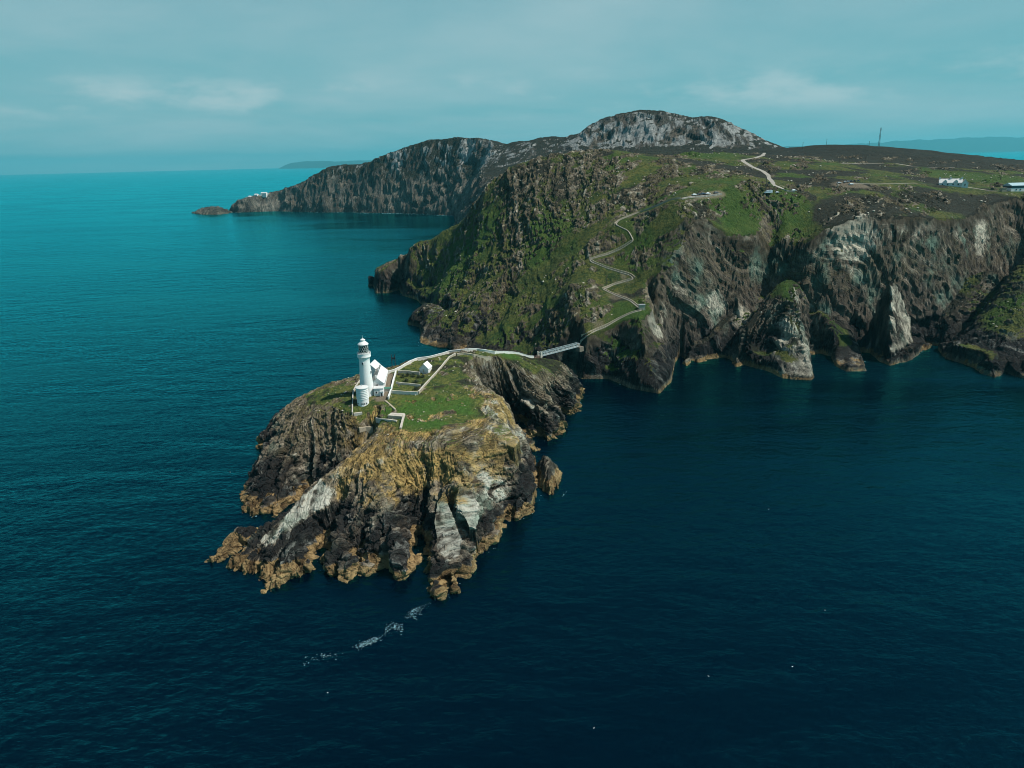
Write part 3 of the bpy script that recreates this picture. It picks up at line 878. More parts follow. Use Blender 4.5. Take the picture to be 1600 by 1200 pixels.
hill = sstep(75, 30, X) * sstep(0.95, 0.84, n0[..., 2])                # steep seaward hillside
u, v = (0.75 * X + 0.5 * Hb) / 34, (-0.45 * X + 0.4 * Y + 0.4 * Hb) / 13
oc_n = fbm(u, v, None, 5, 131, 0.6)
crag = sstep(60, 30, np.hypot((X - 40) * 0.8, (Y - 700) * 0.6))        # craggy shoulder below the hilltop
outcrop = sstep(-0.08, 0.22, oc_n + 0.06 * hill + 0.22 * crag + 0.05 * sstep(860, 720, Y) * sstep(250, 120, X) - 0.10 * sstep(640, 700, Y) * sstep(230, 300, X)) * (1 - cliff)
for q, rad in (((1360, 322), 26), ((1480, 318), 30), ((1320, 330), 20)):
    c = hm(*q)
    outcrop = np.maximum(outcrop, sstep(-0.02, 0.25, oc_n + 0.1) * sstep(rad * 1.4, rad * 0.5, np.hypot((X - c[0]) * 0.7, (Y - c[1]) * 0.8)) * (1 - cliff))
outcrop *= 1 - flat
Do = 1.4 * (bed_id(sH / 6, 5) - 0.45) + 0.8 * (bed_id(sH / 2.6, 6) - 0.45) + 1.8 * (rid - 0.45) + 1.3 * (ridb - 0.45) - 0.8 * sstep(0.16, 0, edge) - 0.5 * sstep(0.16, 0, edgeb) + 0.9 * ribs
low_ = sstep(60, 40, Hb)
low_ = low_ * (1 - wedge)
D = cliff * (4.6 * butt + 0.8 * ribs + (1.3 + 1.6 * spur + 0.9 * low_) * (bed_id(sB / 9, 5) - 0.5) + 1.2 * md * (saw(sB / 11, 0.12) - 0.5) + (0.8 + 1.2 * spur + 0.5 * low_) * (bed_id(sB / 3.6, 6) - 0.5) + (0.9 + 0.7 * low_) * (rid - 0.5) - 0.8 * sstep(0.14, 0, edge)) \
    + outcrop * Do + (1 - cliff) * (2.4 * big + 1.2 * fbm(X / 16, Y / 16, None, 3, 141)) + hill * (1 - cliff) * (1.4 * ribs + 4.6 * (ridged((sH + w1) / 34, (Y - Hb) / 80, None, 3, 109) - 0.55)) + 0.45 * fine + 0.8 * (ridb - 0.5) * np.maximum(cliff, 0.2)
D *= (1 - 0.25 * wedge * (1 - spur))
D *= (1 - flat) * (0.25 + 0.75 * sstep(0, 6, Hb))
P = P0 + n0 * D[..., None]
n1 = grid_normals(P)
zz = P[..., 2]
P[..., 2] -= 1.2 * sstep(995, 1010, Y)
jit = fbm(X / 14, Y / 14, None, 4, 151)
jit3 = fbm(X / 18, Y / 18, Hb / 18, 3, 153)
tone = np.clip(0.45 * bed_id(np.where(cliff > 0.5, sB, sH) / 3.9, 1) + 0.35 * bed_id(np.where(cliff > 0.5, sB, sH) / 1.6, 2) + 0.35 * ridb - 0.05 + 0.3 * jit3, 0, 1)
tide = sstep(3.8, 1.2, zz + fbm(X / 6, Y / 6, None, 3, 144) * 3) * (0.45 + 0.55 * sstep(-0.2, 0.3, fbm(X / 22, Y / 22, None, 2, 145)))
dark = sstep(1.5, 4, zz) * sstep(34, 12, zz + jit * 14) * (0.55 + 0.5 * sstep(-0.2, 0.2, jit3))
hollow = sstep(0.55, -0.35, outcrop * Do)
veg = (1 - cliff) * np.maximum(1 - sstep(0.2, 0.6, outcrop), 0.85 * hollow) * sstep(0.42, 0.66, n1[..., 2] + 0.12 * jit) * sstep(5, 12, zz)
veg = np.maximum(veg, 0.85 * sstep(0.55, 0.72, n1[..., 2] + 0.1 * jit3) * sstep(14, 26, zz) * cliff)
heath = np.clip(sstep(-0.05, 0.35, 1.3 * fbm(X / 55, Y / 55, None, 4, 161) + 0.16 * sstep(190, 270, X) * sstep(545, 565, Y) - 0.35 * sstep(200, 60, X) * sstep(760, 600, Y)), 0, 1)
heath = np.maximum(heath, 0.9 * sstep(860, 960, Y + jit * 60))
heath = np.maximum(heath, 0.8 * outcrop * sstep(0.0, 0.4, jit))
bright = sstep(0.0, 0.4, fbm(X / 45, Y / 45, None, 3, 171)) * (1 - heath) * 0.8
for q, rad in (((1105, 241), 30), ((1440, 312), 16), ((1235, 325), 15), ((1530, 278), 40), ((1140, 325), 16), ((730, 400), 30), ((690, 430), 24), ((1237, 455), 9), ((980, 500), 14), ((850, 380), 16)):
    c = hm(*q)
    wv = sstep(rad * 1.4, rad * 0.5, np.hypot((X - c[0]) * 0.7, (Y - c[1]) * 0.55) + jit * 12)
    bright = np.maximum(bright, wv * 0.75)
    heath *= 1 - wv
    veg = np.maximum(veg, wv * 0.8 * sstep(0.45, 0.6, n1[..., 2]))
for q, rad in (((690, 400), 30), ((655, 425), 24), ((760, 425), 22), ((800, 470), 18), ((720, 460), 18)):
    c = hm(*q)
    wv = sstep(rad * 1.4, rad * 0.4, np.hypot((X - c[0]) * 0.8, (Y - c[1]) * 0.5) + jit * 14)
    heath *= 1 - wv
    bright = bright * (1 - 0.7 * wv)
    veg = np.maximum(veg, wv * 0.62 * sstep(0.50, 0.64, n1[..., 2]))
pale = 0.06 + 0.30 * sstep(0.0, 0.5, jit3) * cliff + 0.34 * outcrop * ridb
for q, rad in (((1240, 560), 20), ((1240, 520), 17), ((1412, 478), 13), ((1420, 515), 16), ((1330, 372), 24), ((1530, 372), 16), ((1165, 500), 12), ((1025, 510), 10), ((1120, 480), 12)):
    c = hm(*q)
    pale = np.maximum(pale, 0.95 * sstep(rad * 1.5, rad * .3, np.sqrt((X - c[0]) ** 2 + (Y - c[1]) ** 2 + (zz - c[2]) ** 2) + jit3 * 10))  # pale rock; on the stack's right face it stands in for sunlight
wp = wedge * kface * sstep(4, 9, zz + 3 * jit) * (0.36 + 0.38 * sstep(-0.3, 0.2, jit3))  # stack's right face lightened in colour as if sunlit; spur front is banded pale
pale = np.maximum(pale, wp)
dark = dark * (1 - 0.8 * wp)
gw_ = 1 - wedge
rim = cliff * sstep(22, 6, Tm - Hb + jit3 * 14) * sstep(225, 250, X) * sstep(400, 370, X)
pale = np.maximum(pale, 0.5 * rim)
for q, rad in (((1360, 322), 26), ((1480, 318), 30), ((1320, 330), 20), ((1560, 340), 26)):
    c = hm(*q)
    wv = sstep(rad * 1.4, rad * 0.5, np.hypot((X - c[0]) * 0.7, (Y - c[1]) * 0.8) + jit * 10)
    heath = np.maximum(heath, 0.9 * wv)
brown = cliff * (1 - 0.8 * wedge) * (1 - 0.7 * rim) * (0.25 + 0.75 * sstep(100, 180, X)) * sstep(-0.3, 0.2, fbm(X / 40, Y / 40, Hb / 40, 3, 181)) * sstep(18, 45, zz)
green = cliff * sstep(0.0, 0.35, fbm(X / 24, Y / 24, Hb / 30, 3, 183)) * 0.8
dirt = np.maximum(lot1 * 0.7, lot2 * 0.7) * sstep(-0.5, 0.1, jit + 0.3)
dirt = np.maximum(dirt, 0.55 * sstep(5, 1.5, np.abs(near_path - 2.5)) * sstep(0.1, 0.4, jit))
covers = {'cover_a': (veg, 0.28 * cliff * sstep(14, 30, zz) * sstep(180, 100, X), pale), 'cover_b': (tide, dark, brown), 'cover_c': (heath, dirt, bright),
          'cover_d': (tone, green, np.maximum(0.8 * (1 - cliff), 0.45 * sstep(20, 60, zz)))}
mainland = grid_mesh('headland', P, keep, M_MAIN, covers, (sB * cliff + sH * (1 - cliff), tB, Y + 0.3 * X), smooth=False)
tag(mainland, 'rugged green headland with dark sea cliffs behind the island', kind='structure')

# ---- far mountain and headland
xs, ys = np.arange(-1120, 1500, 4.2), np.arange(996, 2720, 4.2)
X, Y = np.meshgrid(xs, ys)
dcoast = poly_dist(X, Y, MAIN_COAST)
Tm = FAR_T(X, Y)
g = np.where(dcoast > 0, idw(X, Y, main_slopes) * dcoast + 2.0, 1.2 * dcoast)
Hb = smin(Tm, g, 14.0) + 0.5
keep = (Hb > -8) & (np.abs(X) < Y * 0.78 + 60)
P0 = np.stack([X, Y, Hb], 2)
n0 = grid_normals(P0)
cliff = sstep(-8, 25, Tm - g)
w1 = fbm(X / 160, Y / 160, Hb / 200, 3, 205) * 60
ribs = ridged((X + w1) / 46, Y / 160, Hb / 190, 3, 207) - 0.55
ribs2 = ridged((X + w1 * .5) / 17, Y / 60, Hb / 60, 2, 208) - 0.55
f1, edge, rid = cells((X + 0.3 * Hb) / 22, Y / 22, Hb / 26, 214)
f1b, edgeb, ridb = cells(X / 9, Y / 9, Hb / 13, 215)
steep = sstep(0.93, 0.75, n0[..., 2])
rocky = np.clip(np.maximum(cliff, steep), 0, 1)
onmt = sstep(200, 215, Hb + 30 * sstep(100, 300, X))
D = rocky * (10 * ribs + 4 * ribs2) + (0.45 + 0.55 * rocky) * (7.5 * (rid - 0.5) + 3.5 * (ridb - 0.5)) * sstep(1100, 1400, Y) + 6 * fbm(X / 120, Y / 120, None, 4, 221)
D *= 0.25 + 0.75 * sstep(0, 15, Hb)
D *= sstep(1000, 1120, Y) * 0.85 + 0.15
P = P0 + n0 * D[..., None]
P[..., 2] -= 2.0 * sstep(1030, 1004, Y)
n1 = grid_normals(P)
zz = P[..., 2]
jit = fbm(X / 60, Y / 60, None, 4, 251)
quartz = sstep(0.0, 60, X - (-60)) * sstep(1420, 1500, Y) * sstep(0.97, 0.8, n1[..., 2] + jit * 0.12)
quartz = np.maximum(quartz, 0.8 * sstep(0.95, 0.8, n1[..., 2] + 0.1 * jit) * sstep(110, 165, zz + 40 * jit))
veg = np.clip((1 - sstep(0.94, 0.78, n1[..., 2] + 0.10 * jit)), 0, 1) * (1 - quartz * 0.6) * sstep(25, 60, zz)
heath = 0.75 + 0.25 * jit
veg = np.maximum(veg, 0.9 * sstep(0.30, 0.55, n1[..., 2]) * sstep(70, 110, zz + jit * 45) * sstep(-50, -120, X) * (1 - 0.5 * sstep(0.1, 0.4, ribs2 + jit)))
tide = sstep(9, 3, zz)
covers = {'cover_a': (veg, np.zeros_like(X), 0.20 + 0.62 * quartz * sstep(-0.45, 0.25, ribs2 + 1.3 * jit)), 'cover_b': (tide * 0.3, 0.5 * sstep(22, 8, zz), 0.35 * cliff), 'cover_c': (heath, np.zeros_like(X), np.zeros_like(X)), 'cover_d': (np.clip(0.5 + 0.8 * ribs2 + 0.5 * jit, 0, 1), np.zeros_like(X), 0.3 + 0 * X)}
mountain = grid_mesh('mountain', P, keep, M_FAR, covers, (X + w1, zz, Y), smooth=False)
tag(mountain, 'pale quartzite mountain with long grey cliffs running to the far point', kind='structure')

# ------------------------------------------------------------------ sea
def sea_material():
    m, nd, ln, b = new_mat('sea_water')
    geo = nd.new('ShaderNodeNewGeometry')
    mp_ = nd.new('ShaderNodeMapping')
    mp_.inputs['Scale'].default_value = (0.55, 1.0, 1.0)
    mp_.inputs['Rotation'].default_value = (0, 0, math.radians(14))
    ln.new(geo.outputs['Position'], mp_.inputs[0])
    v = mp_.outputs[0]
    swell = tex_noise(nd, ln, v, 0.055, 3, 0.5, 0.3)
    chop = tex_noise(nd, ln, v, 0.28, 4, 0.6, 0.2)
    rip = tex_noise(nd, ln, v, 1.1, 3, 0.6)
    mp2 = nd.new('ShaderNodeMapping')
    mp2.inputs['Scale'].default_value = (0.35, 1.0, 1.0)
    mp2.inputs['Rotation'].default_value = (0, 0, math.radians(-8))
    ln.new(geo.outputs['Position'], mp2.inputs[0])
    patch = tex_noise(nd, ln, mp2.outputs[0], 0.007, 6, 0.62, 1.0)
    h = math_node(nd, ln, 'ADD', math_node(nd, ln, 'MULTIPLY', swell, 2.2), math_node(nd, ln, 'MULTIPLY', chop, 0.75))
    h = math_node(nd, ln, 'ADD', h, math_node(nd, ln, 'MULTIPLY', rip, 0.16))
    bp = nd.new('ShaderNodeBump')
    bp.inputs['Distance'].default_value = 1.0
    ln.new(ramp(nd, ln, patch, (0.36, 0.64, 0.30, 1.0)), bp.inputs['Strength'])
    ln.new(h, bp.inputs['Height'])
    c = mix_col(nd, ln, ramp(nd, ln, patch, (0.3, 0.7)), (0.0001, 0.0010, 0.0045), (0.0002, 0.0026, 0.0080))
    nd.remove(b)
    dif = nd.new('ShaderNodeBsdfDiffuse')
    ln.new(c, dif.inputs[0])
    glo = nd.new('ShaderNodeBsdfGlossy')
    glo.inputs['Color'].default_value = (0.08, 0.94, 1.0, 1)      # the green-blue water swallows red
    ln.new(ramp(nd, ln, patch, (0.3, 0.7, 0.10, 0.22)), glo.inputs['Roughness'])
    fr = nd.new('ShaderNodeFresnel')
    fr.inputs['IOR'].default_value = 1.42
    wn_ = nd.new('ShaderNodeTexNoise')
    wn_.inputs['Scale'].default_value = 0.8
    wn_.inputs['Detail'].default_value = 3
    ln.new(v, wn_.inputs['Vector'])
    sub = nd.new('ShaderNodeVectorMath')
    sub.operation = 'SUBTRACT'
    ln.new(wn_.outputs['Color'], sub.inputs[0])
    sub.inputs[1].default_value = (0.5, 0.5, 0.5)
    flt = nd.new('ShaderNodeVectorMath')
    flt.operation = 'MULTIPLY'
    flt.inputs[1].default_value = (1.0, 1.0, 0.0)
    ln.new(sub.outputs[0], flt.inputs[0])
    scl = nd.new('ShaderNodeVectorMath')
    scl.operation = 'SCALE'
    ln.new(flt.outputs[0], scl.inputs[0])
    ln.new(ramp(nd, ln, patch, (0.36, 0.64, 0.16, 0.45)), scl.inputs['Scale'])
    sm = nd.new('ShaderNodeVectorMath')
    sm.operation = 'ADD'
    ln.new(bp.outputs[0], sm.inputs[0])
    ln.new(scl.outputs[0], sm.inputs[1])
    nrm = nd.new('ShaderNodeVectorMath')
    nrm.operation = 'NORMALIZE'
    ln.new(sm.outputs[0], nrm.inputs[0])
    for q in (dif, glo, fr):
        ln.new(nrm.outputs[0], q.inputs['Normal'])
    mx = nd.new('ShaderNodeMixShader')
    ln.new(fr.outputs[0], mx.inputs[0])
    ln.new(dif.outputs[0], mx.inputs[1])
    ln.new(glo.outputs[0], mx.inputs[2])
    ln.new(mx.outputs[0], [n for n in nd if n.type == 'OUTPUT_MATERIAL'][0].inputs[0])
    return m


me = bpy.data.meshes.new('sea')
R_SEA = 60000
ring = [(R_SEA * math.cos(a), R_SEA * math.sin(a), 0) for a in np.linspace(0, 2 * math.pi, 97)[:-1]]
me.from_pydata(ring, [], [list(range(96))])
me.materials.append(sea_material())
sea = bpy.data.objects.new('sea', me)
COL.objects.link(sea)
tag(sea, 'dark teal open sea rippled by light wind', kind='structure')

# ------------------------------------------------------------------ object helpers
class MB:
    """collects simple shapes into one mesh"""
    def __init__(self):
        self.v, self.f = [], []

    def add(self, verts, faces):
        k = len(self.v)
        self.v += [tuple(float(c) for c in p) for p in verts]
        self.f += [tuple(i + k for i in f) for f in faces]
        return self

    def box(self, c, size, rz=0.0, taper=1.0):
        x, y, z = (q / 2 for q in size)
        ca, sa = math.cos(rz), math.sin(rz)
        pts = []
        for dz in (-z, z):
            t = taper if dz > 0 else 1.0
            for dx, dy in ((-x, -y), (x, -y), (x, y), (-x, y)):
                dx, dy = dx * t, dy * t
                pts.append((c[0] + dx * ca - dy * sa, c[1] + dx * sa + dy * ca, c[2] + dz))
        return self.add(pts, [(3, 2, 1, 0), (4, 5, 6, 7), (0, 1, 5, 4), (1, 2, 6, 5), (2, 3, 7, 6), (3, 0, 4, 7)])

    def lathe(self, prof, n=32, c=(0, 0, 0), closed=False):
        pts = [(c[0] + r * math.cos(2 * math.pi * k / n), c[1] + r * math.sin(2 * math.pi * k / n), c[2] + z) for r, z in prof for k in range(n)]
        fs = []
        m = len(prof)
        for j in range(m if closed else m - 1):
            j2 = (j + 1) % m
            for k in range(n):
                fs.append((j * n + k, j * n + (k + 1) % n, j2 * n + (k + 1) % n, j2 * n + k))
        if not closed:
            fs.append(tuple(range(n - 1, -1, -1)))
            fs.append(tuple((m - 1) * n + k for k in range(n)))
        return self.add(pts, fs)

    def tube(self, a, b, r, n=6, r2=None):
        a, b = Vector(a), Vector(b)
        d = (b - a).normalized()
        up = Vector((0, 0, 1)) if abs(d.z) < 0.9 else Vector((1, 0, 0))
        e1 = d.cross(up).normalized()
        e2 = d.cross(e1)
        r2 = r if r2 is None else r2
        pts = [a + (e1 * math.cos(2 * math.pi * k / n) + e2 * math.sin(2 * math.pi * k / n)) * r for k in range(n)]
        pts += [b + (e1 * math.cos(2 * math.pi * k / n) + e2 * math.sin(2 * math.pi * k / n)) * r2 for k in range(n)]
        return self.add(pts, [(k, (k + 1) % n, n + (k + 1) % n, n + k) for k in range(n)] + [tuple(range(n - 1, -1, -1)), tuple(range(n, 2 * n))])

    def build(self, name, mat, parent=None, smooth=False, bevel=0.0):
        me_ = bpy.data.meshes.new(name)
        me_.from_pydata(self.v, [], self.f)
        bm = bmesh.new()
        bm.from_mesh(me_)
        bmesh.ops.recalc_face_normals(bm, faces=bm.faces)
        bm.to_mesh(me_)
        bm.free()
        if smooth:
            me_.polygons.foreach_set('use_smooth', [True] * len(me_.polygons))
            me_.set_sharp_from_angle(angle=math.radians(35))
        me_.materials.append(mat)
        o = bpy.data.objects.new(name, me_)
        COL.objects.link(o)
        o.parent = parent
        if bevel:
            b = o.modifiers.new('bevel', 'BEVEL')
            b.width, b.segments, b.limit_method = bevel, 1, 'ANGLE'
        return o


def empty(name, loc, rz=0.0):
    o = bpy.data.objects.new(name, None)
    o.empty_display_size = 0.5
    COL.objects.link(o)
    o.location = tuple(float(c) for c in loc)
    o.rotation_euler = (0, 0, rz)
    return o


def copy_tree(o, parent=None):
    c = o.copy()
    COL.objects.link(c)
    c.parent = parent
    for ch in list(o.children):
        copy_tree(ch, c)
    return c


rng = random.Random(7)
M_WHITE = plain_mat('whitewashed_render', (0.64, 0.645, 0.63), 0.75, 0.05, 0.7, stain=(0.50, 0.49, 0.45), bump=0.2)
M_WHITE2 = plain_mat('weathered_whitewash', (0.44, 0.41, 0.35), 0.85, 0.15, 0.9, stain=(0.27, 0.24, 0.19), bump=0.4)
M_WALL = plain_mat('bright_limewashed_wall', (0.56, 0.55, 0.50), 0.85, 0.10, 0.8, stain=(0.36, 0.33, 0.28), bump=0.4)
M_STONE = plain_mat('buff_stone_wall', (0.33, 0.285, 0.21), 0.9, 0.3, 1.4, stain=(0.16, 0.14, 0.10), bump=0.6)
M_GREYROOF = plain_mat('pale_grey_roof', (0.55, 0.55, 0.54), 0.6, 0.08, 0.8, stain=(0.40, 0.40, 0.38))
M_WHITEROOF = plain_mat('white_painted_roof', (0.60, 0.61, 0.61), 0.6, 0.05, 0.6, stain=(0.50, 0.50, 0.48))
M_TANROOF = plain_mat('shaded_tan_roof', (0.30, 0.275, 0.235), 0.8, 0.15, 0.9)  # left roof slopes only: their shade is put into this darker tan
M_SLATE = plain_mat('slate_roof', (0.20, 0.215, 0.225), 0.6, 0.15, 1.0)
M_DARK = plain_mat('dark_glass', (0.012, 0.014, 0.016), 0.15, 0.1)
M_BLACK = plain_mat('dark_paint', (0.02, 0.02, 0.022), 0.6, 0.2)
M_LATT = plain_mat('grey_green_glazing_bar', (0.42, 0.46, 0.43), 0.5, 0.1)
M_LENS = plain_mat('lens_prism', (0.45, 0.52, 0.50), 0.12, 0.2, 2.0)
M_STEEL = plain_mat('pale_aluminium', (0.31, 0.36, 0.37), 0.5, 0.12, 1.5, metallic=0.2)
M_PLANK = plain_mat('grey_deck_boards', (0.34, 0.36, 0.35), 0.8, 0.15, 2.0)
M_RUST = plain_mat('rusty_brown_paint', (0.12, 0.07, 0.055), 0.8, 0.3, 2.0)
M_WOOD = plain_mat('weathered_pole_wood', (0.085, 0.072, 0.058), 0.9, 0.25, 1.0)
M_PATH = plain_mat('worn_stone_path', (0.27, 0.245, 0.20), 0.9, 0.2, 0.6, stain=(0.17, 0.15, 0.115), bump=0.5)
M_ROAD = plain_mat('pale_tarmac', (0.27, 0.25, 0.215), 0.9, 0.2, 0.4, stain=(0.17, 0.155, 0.13))
M_GREEN = plain_mat('green_felt_roof', (0.05, 0.16, 0.11), 0.8, 0.2, 1.0)
M_TYRE = plain_mat('tyre_rubber', (0.02, 0.02, 0.02), 0.8, 0.1)
M_RIM = plain_mat('wheel_rim', (0.40, 0.40, 0.41), 0.4, 0.1)
M_LAMP = plain_mat('car_lamp', (0.7, 0.7, 0.68), 0.2, 0.05)
M_BLUE = plain_mat('pale_blue_sheet_roof', (0.30, 0.42, 0.46), 0.5, 0.08, 0.5)
M_FOAM = plain_mat('sea_foam', (0.24, 0.42, 0.46), 0.9, 0.6, 1.2)
M_FEATHER = plain_mat('gull_plumage', (0.80, 0.80, 0.78), 0.8, 0.1, 6.0)

# ------------------------------------------------------------------ the lighthouse
LX, LY = -73.0, 337.3
LZ = h_isl(LX, LY) - 1.1
L = empty('lighthouse', (LX, LY, LZ))
tag(L, 'tall tapering white lighthouse tower with gallery and lantern', 'lighthouse')
MB().lathe([(4.35, -2.0), (4.35, 0.5), (4.2, 0.6), (3.95, 3.0), (3.62, 7.0), (3.34, 11.0), (3.10, 15.0), (2.96, 18.5), (2.92, 19.6), (3.05, 19.9), (3.05, 20.2), (3.35, 20.6), (3.65, 20.9)], 48).build('tower', M_WHITE, L, True)
gal = MB().lathe([(2.6, 20.9), (3.75, 20.9), (3.80, 21.1), (3.72, 21.25), (3.72, 22.5), (3.80, 22.6), (3.80, 22.75), (3.50, 22.75), (3.50, 21.3), (2.6, 21.3)], 48, closed=True).build('gallery', M_WHITE, L, True)
lan = MB().lathe([(2.72, 21.3), (2.72, 22.75), (2.80, 22.8), (2.80, 23.0), (2.5, 23.0)], 40).build('lantern_base', M_WHITE, L, True)
gl = MB().lathe([(2.48, 22.9), (2.48, 27.15)], 32).build('lantern_glass', M_DARK, L, True)
L.scale = (0.89, 0.89, 1.0)
lat = MB()
nb = 12
for k in range(nb):
    for sgn in (-1, 1):
        for j in range(4):
            a0 = 2 * math.pi * (k + sgn * j * 0.25 * 2) / nb
            a1 = 2 * math.pi * (k + sgn * (j + 1) * 0.25 * 2) / nb
            z0, z1 = 23.0 + j * 1.03, 23.0 + (j + 1) * 1.03
            lat.tube((2.56 * math.cos(a0), 2.56 * math.sin(a0), z0), (2.56 * math.cos(a1), 2.56 * math.sin(a1), z1), 0.10, 5)
lat.build('glazing_lattice', M_LATT, gl)
MB().lathe([(2.5, 27.1), (2.98, 27.1), (3.02, 27.25), (2.9, 27.45), (2.3, 28.0), (1.55, 28.5), (1.25, 28.7), (1.25, 29.3), (1.42, 29.35), (1.38, 29.5), (0.8, 29.85), (0.2, 30.0)], 40).build('dome', M_WHITE, L, True)
MB().lathe([(0.16, 29.9), (0.24, 30.1), (0.24, 30.3), (0.07, 30.5), (0.06, 31.6)], 10).build('finial', M_WHITE, L, True)
rail = MB()
for k in range(28):
    a = 2 * math.pi * k / 28
    rail.tube((3.66 * math.cos(a), 3.66 * math.sin(a), 22.7), (3.66 * math.cos(a), 3.66 * math.sin(a), 23.35), 0.035, 4)
    b_ = 2 * math.pi * (k + 1) / 28
    rail.tube((3.66 * math.cos(a), 3.66 * math.sin(a), 23.35), (3.66 * math.cos(b_), 3.66 * math.sin(b_), 23.35), 0.035, 4)
rail.build('railing', M_WHITE, gal)
for ang, z_, r_ in ((-1.72, 18.0, 3.0), (-1.66, 6.0, 3.72), (-0.25, 13.0, 3.24), (2.9, 12.0, 3.3)):
    ca, sa = math.cos(ang), math.sin(ang)
    w_ = MB().box((ca * (r_ - 0.12), sa * (r_ - 0.12), z_), (0.62, 0.9, 1.15), ang).build('window', M_DARK, L)
    fr_ = MB()
    for dz in (-0.62, 0.62):
        fr_.box((ca * (r_ + 0.12), sa * (r_ + 0.12), z_ + dz), (0.3, 1.15, 0.14), ang)
    for ds in (-0.52, 0.52):
        fr_.box((ca * (r_ + 0.12) - sa * ds, sa * (r_ + 0.12) + ca * ds, z_), (0.3, 0.14, 1.1), ang)
    fr_.build('window_frame', M_WHITE, w_)

# ------------------------------------------------------------------ round fog-signal house
RX, RY = -73.3, 327.4
RZ = h_isl(RX, RY - 2.5)
R_ = empty('fog_signal_house', (RX, RY, RZ))
R_.scale = (0.92, 0.92, 1.0)
tag(R_, 'squat round white fog-signal house with banded wall before the tower', 'fog house')
MB().lathe([(3.25, -2.5), (3.25, 0.25), (3.12, 0.35), (3.05, 8.6)], 40).build('wall', M_WHITE, R_, True)
for k in range(6):
    z_ = 3.3 + k * 0.85
    MB().lathe([(3.0, z_), (3.28, z_), (3.30, z_ + 0.12), (3.26, z_ + 0.3), (3.0, z_ + 0.34)], 40, closed=False).build('wall_band', M_WHITE, R_, True)
rf = MB().lathe([(3.0, 8.55), (3.42, 8.6), (3.48, 8.75), (3.42, 9.0), (3.15, 9.05), (2.0, 9.35), (0.3, 9.6)], 40).build('roof', M_GREYROOF, R_, True)
MB().lathe([(0.3, 9.5), (0.36, 9.9), (0.1, 10.1)], 12).build('roof_vent', M_GREYROOF, rf, True)
for ang in (-2.35, -1.55, -1.2, -0.75):
    MB().box((3.1 * math.cos(ang), 3.1 * math.sin(ang), 1.15), (0.45, 0.5, 0.7), ang).build('window', M_DARK, R_)


# ------------------------------------------------------------------ gabled buildings
def gable_house(name, label, cat, loc, rz, w, l, wall_h, roof_h, wall_m, roof_l, roof_r, over=0.3, thick=0.22, depth=2.0, group=None):
    """ridge along local Y; parts wall, two roof slopes, ridge tile"""
    t = empty(name, loc, rz)
    tag(t, label, cat, group)
    hw, hl = w / 2, l / 2
    MB().add([(-hw, -hl, -depth), (hw, -hl, -depth), (hw, hl, -depth), (-hw, hl, -depth), (-hw, -hl, wall_h), (hw, -hl, wall_h), (hw, hl, wall_h), (-hw, hl, wall_h), (0, -hl, wall_h + roof_h), (0, hl, wall_h + roof_h)],
             [(0, 1, 5, 8, 4), (3, 7, 9, 6, 2), (0, 4, 7, 3), (1, 2, 6, 5), (0, 3, 2, 1)]).build('wall', wall_m, t)
    sl = math.hypot(hw, roof_h)
    for sgn, m in ((-1, roof_l), (1, roof_r)):
        ex = hw + over * hw / sl
        ez = wall_h - over * roof_h / sl
        nx_, nz_ = sgn * roof_h / sl * thick, hw / sl * thick
        a = [(0, -hl - over, wall_h + roof_h + 0.02), (sgn * ex, -hl - over, ez + 0.02), (sgn * ex, hl + over, ez + 0.02), (0, hl + over, wall_h + roof_h + 0.02)]
        b = [(p[0] + nx_, p[1], p[2] + nz_) for p in a]
        b[0] = (0.0, a[0][1], a[0][2] + thick * sl / hw)
        b[3] = (0.0, a[3][1], a[3][2] + thick * sl / hw)
        MB().add(a + b, [(0, 1, 2, 3), (4, 5, 6, 7), (0, 1, 5, 4), (1, 2, 6, 5), (2, 3, 7, 6)]).build('roof_slope', m, t)
    MB().tube((0, -hl - over, wall_h + roof_h + 0.26), (0, hl + over, wall_h + roof_h + 0.26), 0.12, 6).build('ridge_tile', roof_r, t)
    return t


def wall_opening(t, x, y, z, w, h, facing, mat=None, name='window'):
    """window or door let into a wall; facing 'x' or 'y' with sign"""
    sx = (0.16, w, h) if facing[1] == 'x' else (w, 0.16, h)
    o = MB().box((x, y, z), sx).build(name, mat or M_DARK, t)
    off_ = 0.05 if facing[0] == '+' else -0.05
    f = MB()
    if facing[1] == 'x':
        for d_ in (-1, 1):
            f.box((x + off_, y + d_ * (w / 2 + 0.05), z), (0.2, 0.12, h + 0.24))
        f.box((x + off_, y, z - h / 2 - 0.08), (0.28, w + 0.3, 0.12))
    else:
        for d_ in (-1, 1):
            f.box((x + d_ * (w / 2 + 0.05), y + off_, z), (0.12, 0.2, h + 0.24))
        f.box((x, y + off_, z - h / 2 - 0.08), (w + 0.3, 0.28, 0.12))
    f.build(name + '_frame', M_WHITE, o)
    return o


hz = h_isl(-68, 353)
H1 = gable_house('keepers_house', 'long white gabled house with bright roof right of the tower', 'house', (-69.2, 352.5, hz), math.radians(4), 6.4, 23, 3.1, 2.8, M_WHITE, M_TANROOF, M_WHITEROOF)
for y_ in (-8, -4, 0, 4, 8):
    wall_opening(H1, 3.18, y_, 1.9, 1.1, 1.3, '+x')
wall_opening(H1, 0, -11.5, 2.0, 1.1, 1.2, '-y')
for y_ in (-10.4, 2.0, 10.4):
    MB().box((-0.5, y_, 6.2), (0.8, 1.1, 1.4)).build('chimney', M_WHITE, H1)
H2 = gable_house('store_house', 'smaller gabled white house half hidden behind the tower', 'house', (-75.0, 366.0, h_isl(-75, 366)), math.radians(-6), 5.6, 9, 4.2, 2.6, M_WHITE, M_TANROOF, M_GREYROOF)
wall_opening(H2, 2.78, 0, 2.2, 1.0, 1.2, '+x')
